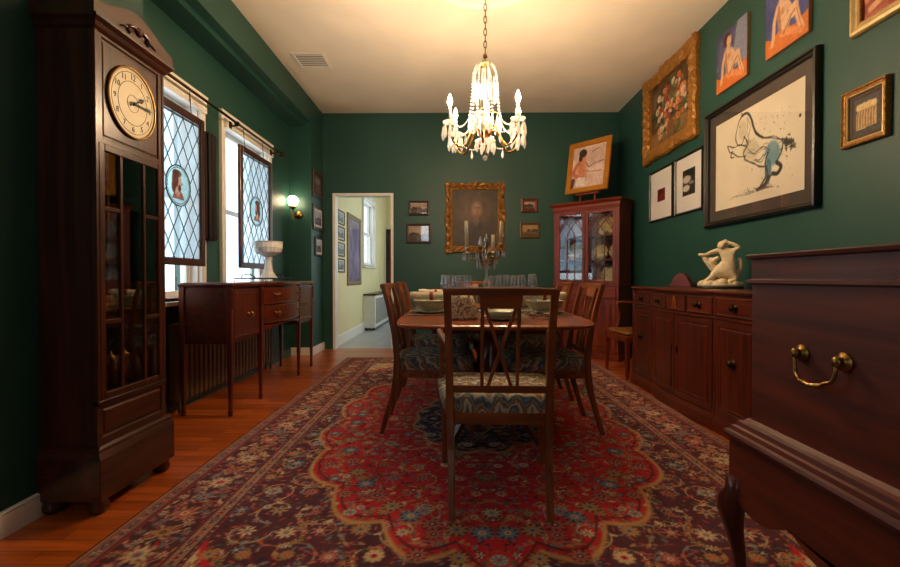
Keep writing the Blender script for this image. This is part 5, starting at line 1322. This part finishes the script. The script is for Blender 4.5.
def horse(w_, h_):
    C = res(w_, h_, .0052); C.A[:] = (.93, .88, .78); C.noise(.02, 8, 2); rs = np.random.RandomState(11); ink = (.13, .11, .10); P = lambda *a: [(x * w_, y * h_) for x, y in a]
    bl = (.26, .48, .58)
    C.ell(w_ * .70, h_ * .43, w_ * .075, h_ * .12, bl, ang=.3, a=.7); C.ell(w_ * .655, h_ * .29, w_ * .035, h_ * .10, (.22, .40, .50), a=.8); C.ell(w_ * .70, h_ * .50, w_ * .05, h_ * .05, (.55, .66, .68), a=.6)
    C.ell(w_ * .46, h_ * .56, w_ * .10, h_ * .10, (.74, .70, .58), ang=-.4, a=.5); C.ell(w_ * .36, h_ * .80, w_ * .05, h_ * .10, (.76, .72, .60), a=.5)
    def sk(pts, wd, n=4, j=.010, a=.7):
        for q in range(n): C.curve([(x + rs.uniform(-j, j) * w_, y + rs.uniform(-j, j) * h_) for x, y in P(*pts)], wd * .75, ink, a, 6)
    sk(((.336, .93), (.387, .965), (.449, .907), (.489, .785), (.529, .691), (.605, .62), (.713, .577), (.798, .512)), .006, 5)
    C.curve(P((.36, .955), (.42, .95), (.47, .86), (.50, .75), (.54, .68), (.60, .62)), .016, ink, .75)
    sk(((.353, .962), (.31, .90), (.283, .803), (.274, .734), (.301, .662), (.353, .656), (.387, .724)), .006, 4, .006); sk(((.34, .95), (.345, .985), (.37, .955)), .006, 2, .003); C.ell(w_ * .325, h_ * .85, .007, .006, ink)
    sk(((.387, .72), (.42, .617), (.379, .551), (.395, .475)), .006, 4); sk(((.42, .90), (.44, .80), (.42, .70), (.45, .62)), .004, 4, .02, .5)
    sk(((.408, .611), (.323, .654), (.247, .66), (.173, .699), (.20, .622), (.24, .62)), .006, 4, .008); sk(((.395, .51), (.31, .54), (.233, .605), (.215, .56), (.26, .55)), .006, 4, .008)
    sk(((.387, .478), (.489, .399), (.567, .351), (.642, .318)), .006, 4); sk(((.44, .56), (.52, .50), (.60, .53), (.66, .468)), .004, 6, .03, .6); sk(((.50, .44), (.56, .40), (.62, .44)), .007, 3, .02, .6)
    sk(((.798, .512), (.791, .406), (.737, .33), (.781, .275), (.748, .216), (.678, .22), (.642, .149), (.529, .117)), .007, 4); sk(((.66, .468), (.623, .35), (.642, .246), (.567, .134)), .006, 5)
    C.curve(P((.74, .33), (.785, .275), (.75, .22), (.70, .235)), .024, ink, .75); C.curve(P((.66, .22), (.62, .15), (.54, .12)), .020, ink, .8); C.ell(w_ * .60, h_ * .12, w_ * .06, h_ * .012, ink, a=.6)
    for q in range(60): C.ell(w_ * (.84 + rs.normal() * .03), h_ * (.47 + rs.normal() * .035), .018 * rs.rand() + .004, .004, ink, ang=rs.rand() * 3, a=.8)
    sk(((.79, .52), (.84, .50), (.88, .47), (.91, .41), (.87, .44)), .006, 6, .02)
    for q in range(70):
        C.ell(w_ * (.35 + .55 * rs.rand()), h_ * (.08 + .75 * rs.rand()), .0025 + .005 * rs.rand() ** 3, .0035, ink, ang=rs.rand() * 3, a=.7)
    for q in range(60): C.ell(w_ * (.40 + .3 * rs.rand()), h_ * (.10 + .05 * rs.rand()), .010, .003, (.35, .32, .28), ang=.2, a=.5)
    sk(((.20, .10), (.45, .115), (.75, .10)), .004, 3, .02, .4); C.ell(w_ * .955, h_ * .67, .010, .012, ink); return C
def relief(w_, h_):
    C = res(w_, h_, .0045); C.A[:] = (.20, .18, .16); P = lambda *a: [(x * w_, y * h_) for x, y in a]
    C.poly(P((.12, .12), (.88, .16), (.86, .72), (.80, .82), (.70, .80), (.62, .86), (.5, .82), (.40, .86), (.30, .78), (.18, .74), (.12, .5)), (.70, .56, .34))
    for k in range(7): C.curve(P((.18 + k * .10, .16), (.17 + k * .10, .4), (.20 + k * .10, .66)), .006, (.42, .32, .18)); C.ell(w_ * (.20 + k * .1), h_ * .74, .014, .018, (.80, .68, .46))
    C.noise(.06, 16, 3); return C
def small_red(w_, h_):
    C = res(w_, h_, .006); C.A[:] = (.96, .94, .91); P = [(w_ * .32, h_ * .36), (w_ * .68, h_ * .36), (w_ * .68, h_ * .62), (w_ * .32, h_ * .62)]; C.poly(P, (.42, .05, .08)); C.ell(w_ * .5, h_ * .46, w_ * .12, h_ * .06, (.55, .12, .12), a=.7); C.ell(w_ * .48, h_ * .54, w_ * .07, h_ * .05, (.25, .03, .05), a=.8); return C
def small_black(w_, h_):
    C = res(w_, h_, .006); C.A[:] = (.96, .94, .91); C.poly([(w_ * .26, h_ * .28), (w_ * .74, h_ * .28), (w_ * .74, h_ * .76), (w_ * .26, h_ * .76)], (.10, .09, .08)); C.ell(w_ * .42, h_ * .58, w_ * .16, h_ * .07, (.80, .78, .74)); C.ell(w_ * .40, h_ * .42, w_ * .14, h_ * .06, (.86, .84, .80)); C.ell(w_ * .60, h_ * .50, w_ * .10, h_ * .03, (.55, .52, .48)); return C
def landscape(sky, land, seed):
    def f(w_, h_):
        C = res(w_, h_, .005); C.A[:] = sky; v = C.Y / h_; u = C.X / w_; rs = np.random.RandomState(seed)
        C.A[v < .42 + .06 * np.sin(u * 7 + seed)] = land; C.A[v < .2] = tuple(q * .7 for q in land)
        for k in range(5): C.ell(w_ * rs.rand(), h_ * (.42 + .1 * rs.rand()), .02 + .02 * rs.rand(), .02, tuple(q * .5 for q in land))
        C.noise(.05, 10, seed); return C
    return f
DKF = plain('dark brown frame wood', '2c1a10', rough=.35, var=.3); REDF = plain('red lacquer frame', '5c1c12', rough=.35, var=.2); BRF = plain('bronze frame', '5d4424', rough=.4, metal=.4, var=.3)
TAUPE = plain('taupe mat board', '4c4038', rough=.9, var=.04); GREYM = plain('pale mat board', 'cfc9bd', rough=.9, var=.03); CREAMF = plain('cream and gold frame', 'c2a66c', rough=.4, metal=.2, var=.15)
picture('dark portrait of a man in an ornate gilt frame on the back wall', 'back', .277, 1.824, .80, .95, .078, .06, GILT, portrait, orn=.013, wob=.02, inner=plain('bright gold fillet', 'c8963c', rough=.35, metal=.6))
picture('small dark framed landscape, upper one between doorway and portrait', 'back', -.502, 1.962, .284, .207, .03, .02, DKF, landscape((.70, .58, .50), (.34, .22, .16), 1), gloss=True, grp='small framed landscapes')
picture('small dark framed landscape, lower one between doorway and portrait', 'back', -.505, 1.61, .347, .277, .034, .02, DKF, landscape((.66, .56, .46), (.32, .24, .18), 2), gloss=True, grp='small framed landscapes')
picture('small red framed landscape, upper one right of the portrait', 'back', 1.031, 1.997, .235, .194, .045, .022, REDF, landscape((.70, .62, .48), (.50, .34, .20), 3), gloss=True, grp='small framed landscapes')
picture('small bronze framed landscape, lower one right of the portrait', 'back', 1.038, 1.651, .277, .222, .035, .022, BRF, landscape((.72, .58, .36), (.46, .32, .18), 4), gloss=True, grp='small framed landscapes')
picture('topmost of three small frames on the narrow wall left of the doorway', 'left', 6.13, 2.235, .42, .36, .045, .022, DKF, landscape((.50, .46, .44), (.36, .16, .14), 5), gloss=True, mat=TAUPE, matw=.04, grp='small frames left of the doorway')
picture('middle of three small frames on the narrow wall left of the doorway', 'left', 6.15, 1.79, .44, .33, .045, .022, DKF, landscape((.66, .64, .64), (.36, .30, .40), 6), gloss=True, mat=GREYM, matw=.03, grp='small frames left of the doorway')
picture('lowest of three small frames on the narrow wall left of the doorway', 'left', 6.18, 1.41, .33, .26, .03, .022, DKF, landscape((.70, .74, .78), (.36, .34, .36), 7), gloss=True, mat=GREYM, matw=.03, grp='small frames left of the doorway')
picture('flower still life in a heavy gilt frame near the ceiling', 'right', 4.85, 2.775, 1.14, .93, .13, .07, GILT2, floral, orn=.012, wob=.02)
picture('small white-matted print with a dark red square in a thin black frame', 'right', 5.04, 1.905, .56, .565, .022, .025, BLACKF, small_red, gloss=True, grp='white-matted prints')
picture('small white-matted print with a black and white image in a thin black frame', 'right', 4.45, 1.905, .53, .57, .022, .025, BLACKF, small_black, gloss=True, grp='white-matted prints')
picture('large ink drawing of a rearing horse with blue hindquarters in a black frame', 'right', 3.487, 1.93, 1.27, .99, .045, .05, BLACKF, horse, mat=TAUPE, matw=.085, gloss=True)
picture('small gilt framed relief of robed figures right of the horse drawing', 'right', 2.545, 1.892, .28, .315, .027, .034, GILT2, relief, mat=TAUPE, matw=.022, inner=CREAMF, orn=.002)
picture('cream and gold framed red painting cut off by the photo top right corner', 'right', 2.38, 2.60, .50, .52, .055, .04, CREAMF, red_study, inner=GILT)
for (y, z, w_, h_, f, l) in ((3.755, 2.785, .405, .475, seated((.28, .28, .42), (.76, .40, .13), False, 1), 'unframed canvas of a seated woman against blue and grey, left of two'), (3.14, 2.80, .40, .50, seated((.24, .26, .46), (.74, .40, .13), False, 2), 'unframed canvas of a seated woman against blue, right of two')):
    t = thing('unframed_canvas', l, 'painting', (XR - .001, y, z), R(-90), 'unframed figure canvases'); g = G(); g.box(-w_ / 2, w_ / 2, -.024, 0, -h_ / 2, h_ / 2, .002); g.out('stretcher', plain('canvas edge', 'b57a3c', rough=.8), t); f(w_, h_).mesh('painting', painted('oil paint', .55, .05), t, y=-.0245)
# hall pictures and mirror
for k, z in enumerate((1.90, 1.66, 1.42, 1.18)):
    picture(('topmost', 'second', 'third', 'lowest')[k] + ' of four small dark frames on the yellow hall wall', 'left', 6.90, z - .0, .40, .21, .02, .02, BLACKF, landscape((.60, .66, .70), (.40, .44, .48), 10 + k), gloss=True, mat=GREYM, matw=.02, plane=HX, grp='small frames in the hall')
def blueg(w_, h_):
    C = res(w_, h_, .01); C.A[:] = (.50, .46, .58); C.noise(.12, 5, 2); C.noise(.06, 14, 3); return C
picture('tall wood framed violet picture on the yellow hall wall', 'left', 7.81, 1.457, 1.03, 1.17, .07, .03, plain('pale brown frame', '7d6748', rough=.4), blueg, gloss=True, plane=HX)
t = thing('radiator_cabinet', 'white radiator cover with a dark top in the hall', 'radiator cover', (HX + .001, 8.6, 0))
g = G(); g.box(0, .22, 0, 2.2, .05, .66, .004); g.out('body', WHITE, t)
g = G()
for k in range(34): g.box(.22, .224, .10 + k * .06, .13 + k * .06, .12, .6)
g.out('grille', plain('grey grille', '9a9890', rough=.5), t)
g = G(); g.box(-.0, .24, -.02, 2.22, .66, .69, .004); g.out('top', DKF, t)
for y in (.03, 2.13):
    g = G(); g.box(.17, .21, y, y + .04, 0, .05); g.out('foot', DKF, t); g = G(); g.box(.03, .07, y, y + .04, 0, .05); g.out('foot', DKF, t)
# brown door at the hall end and light switch
r = thing('door_1', '', ''); del r['label']; del r['category']; struct(r)
g = G(); g.box(-1.63, -.75, HY - .04, HY - .001, 0, 2.1, .003); g.out('door_leaf', CAB('z'), r)
g = G(); g.box(-1.715, -1.63, HY - .06, HY - .001, 0, 2.2); g.box(-.75, -.65, HY - .06, HY - .001, 0, 2.2); g.box(-1.63, -.75, HY - .06, HY - .001, 2.1, 2.2); g.out('door_frame', DKF, r)
# ceiling vent
t = thing('ceiling_vent', 'white slatted air vent in the ceiling near the windows', 'vent', (-1.50, 4.84, ZC - .001))
g = G()
for a in ((-.17, .17, -.17, -.14), (-.17, .17, .14, .17), (-.17, -.14, -.14, .14), (.14, .17, -.14, .14)): g.box(a[0], a[1], a[2], a[3], -.012, 0, .003)
g.out('frame', WHITE, t); g = G(); g.box(-.14, .14, -.14, .14, -.004, 0); g.out('duct', BLACKF, t)
g = G()
for k in range(6): g.beam((-.14, -.115 + k * .046, -.009), (.14, -.115 + k * .046, -.009),   .012, .0015, up=(0, .5, 1))
g.out('slats', WHITE, t)
# easel and painting on top of the cabinet
ER, ex = R(-48), cab_wp(0.0, .12, 1.951)
t = thing('table_easel', 'small wooden display easel on top of the china cabinet', 'easel', ex, ER)
m = CAB('z')
g = G(); g.beam((-.16, -.03, .105), (.16, -.03, .105), .05, .02); g.out('ledge', m, t)
for s in (-1, 1):
    g = G(); g.beam((s * .11, -.04, .0), (s * .07, .055, .56), .02, .018, up=(0, 1, 0)); g.out('leg', m, t)
g = G(); g.beam((0, .145, .0), (0, .06, .52), .018, .018, up=(0, 1, 0)); g.out('back_leg', m, t)
g = G(); g.beam((-.07, .065, .50), (.07, .065, .50), .018, .018); g.out('crossbar', m, t)
def torso(w_, h_):
    C = res(w_, h_, .006); C.A[:] = (.80, .68, .62); C.noise(.08, 5, 2); P = lambda *a: [(x * w_, y * h_) for x, y in a]; s = w_
    sk, hr = (.74, .46, .32), (.16, .09, .08)
    C.line(P((.30, .62), (.30, .42), (.34, .26)), s * .24, sk); C.ell(w_ * .34, h_ * .80, s * .09, s * .11, sk); C.ell(w_ * .30, h_ * .84, s * .12, s * .11, hr); C.ell(w_ * .24, h_ * .74, s * .06, s * .12, hr)
    C.curve(P((.22, .62), (.08, .48), (.06, .36), (.18, .28)), s * .08, (.66, .38, .26)); C.curve(P((.42, .60), (.52, .48), (.66, .54), (.95, .58)), s * .025, (.46, .34, .30)); C.curve(P((.45, .40), (.60, .36), (.92, .34)), s * .02, (.52, .38, .36))
    C.poly(P((.14, .06), (.20, .26), (.44, .24), (.42, .04)), (.84, .78, .76)); C.line(P((.02, .04), (.06, .2)), s * .12, (.30, .14, .14)); C.line(P((.58, .84), (.80, .90)), s * .02, (.45, .35, .38)); C.noise(.05, 24, 6); return C
t = thing('easel_painting', 'gold framed painting of a dark-haired figure on the cabinet-top easel', 'painting', ex + Matrix.Rotation(ER, 3, 'Z') @ Vector((0, -.068, .118)), ER, None, R(0))
t.rotation_mode = 'XYZ'; t.rotation_euler = (R(-9.5), 0, ER)
w_, h_ = .60, .68
g = G(); frame_mesh(g, w_, h_, [(0, 0), (0, -.018), (.01, -.028), (.06, -.024), (.068, -.016), (.068, -.004)], n=4); g.xf(Matrix.Translation((0, 0, h_ / 2))); g.out('frame', plain('orange gold frame', 'b87820', rough=.35, metal=.4, var=.1), t)
g = G(); g.box(-w_ / 2 + .004, w_ / 2 - .004, -.006, 0, .004, h_ - .004); g.out('backing', DKF, t)
C = torso(w_ - .136, h_ - .136); C.mesh('painting', painted('oil paint', .55, .05), t, z0=.068, y=-.0065)
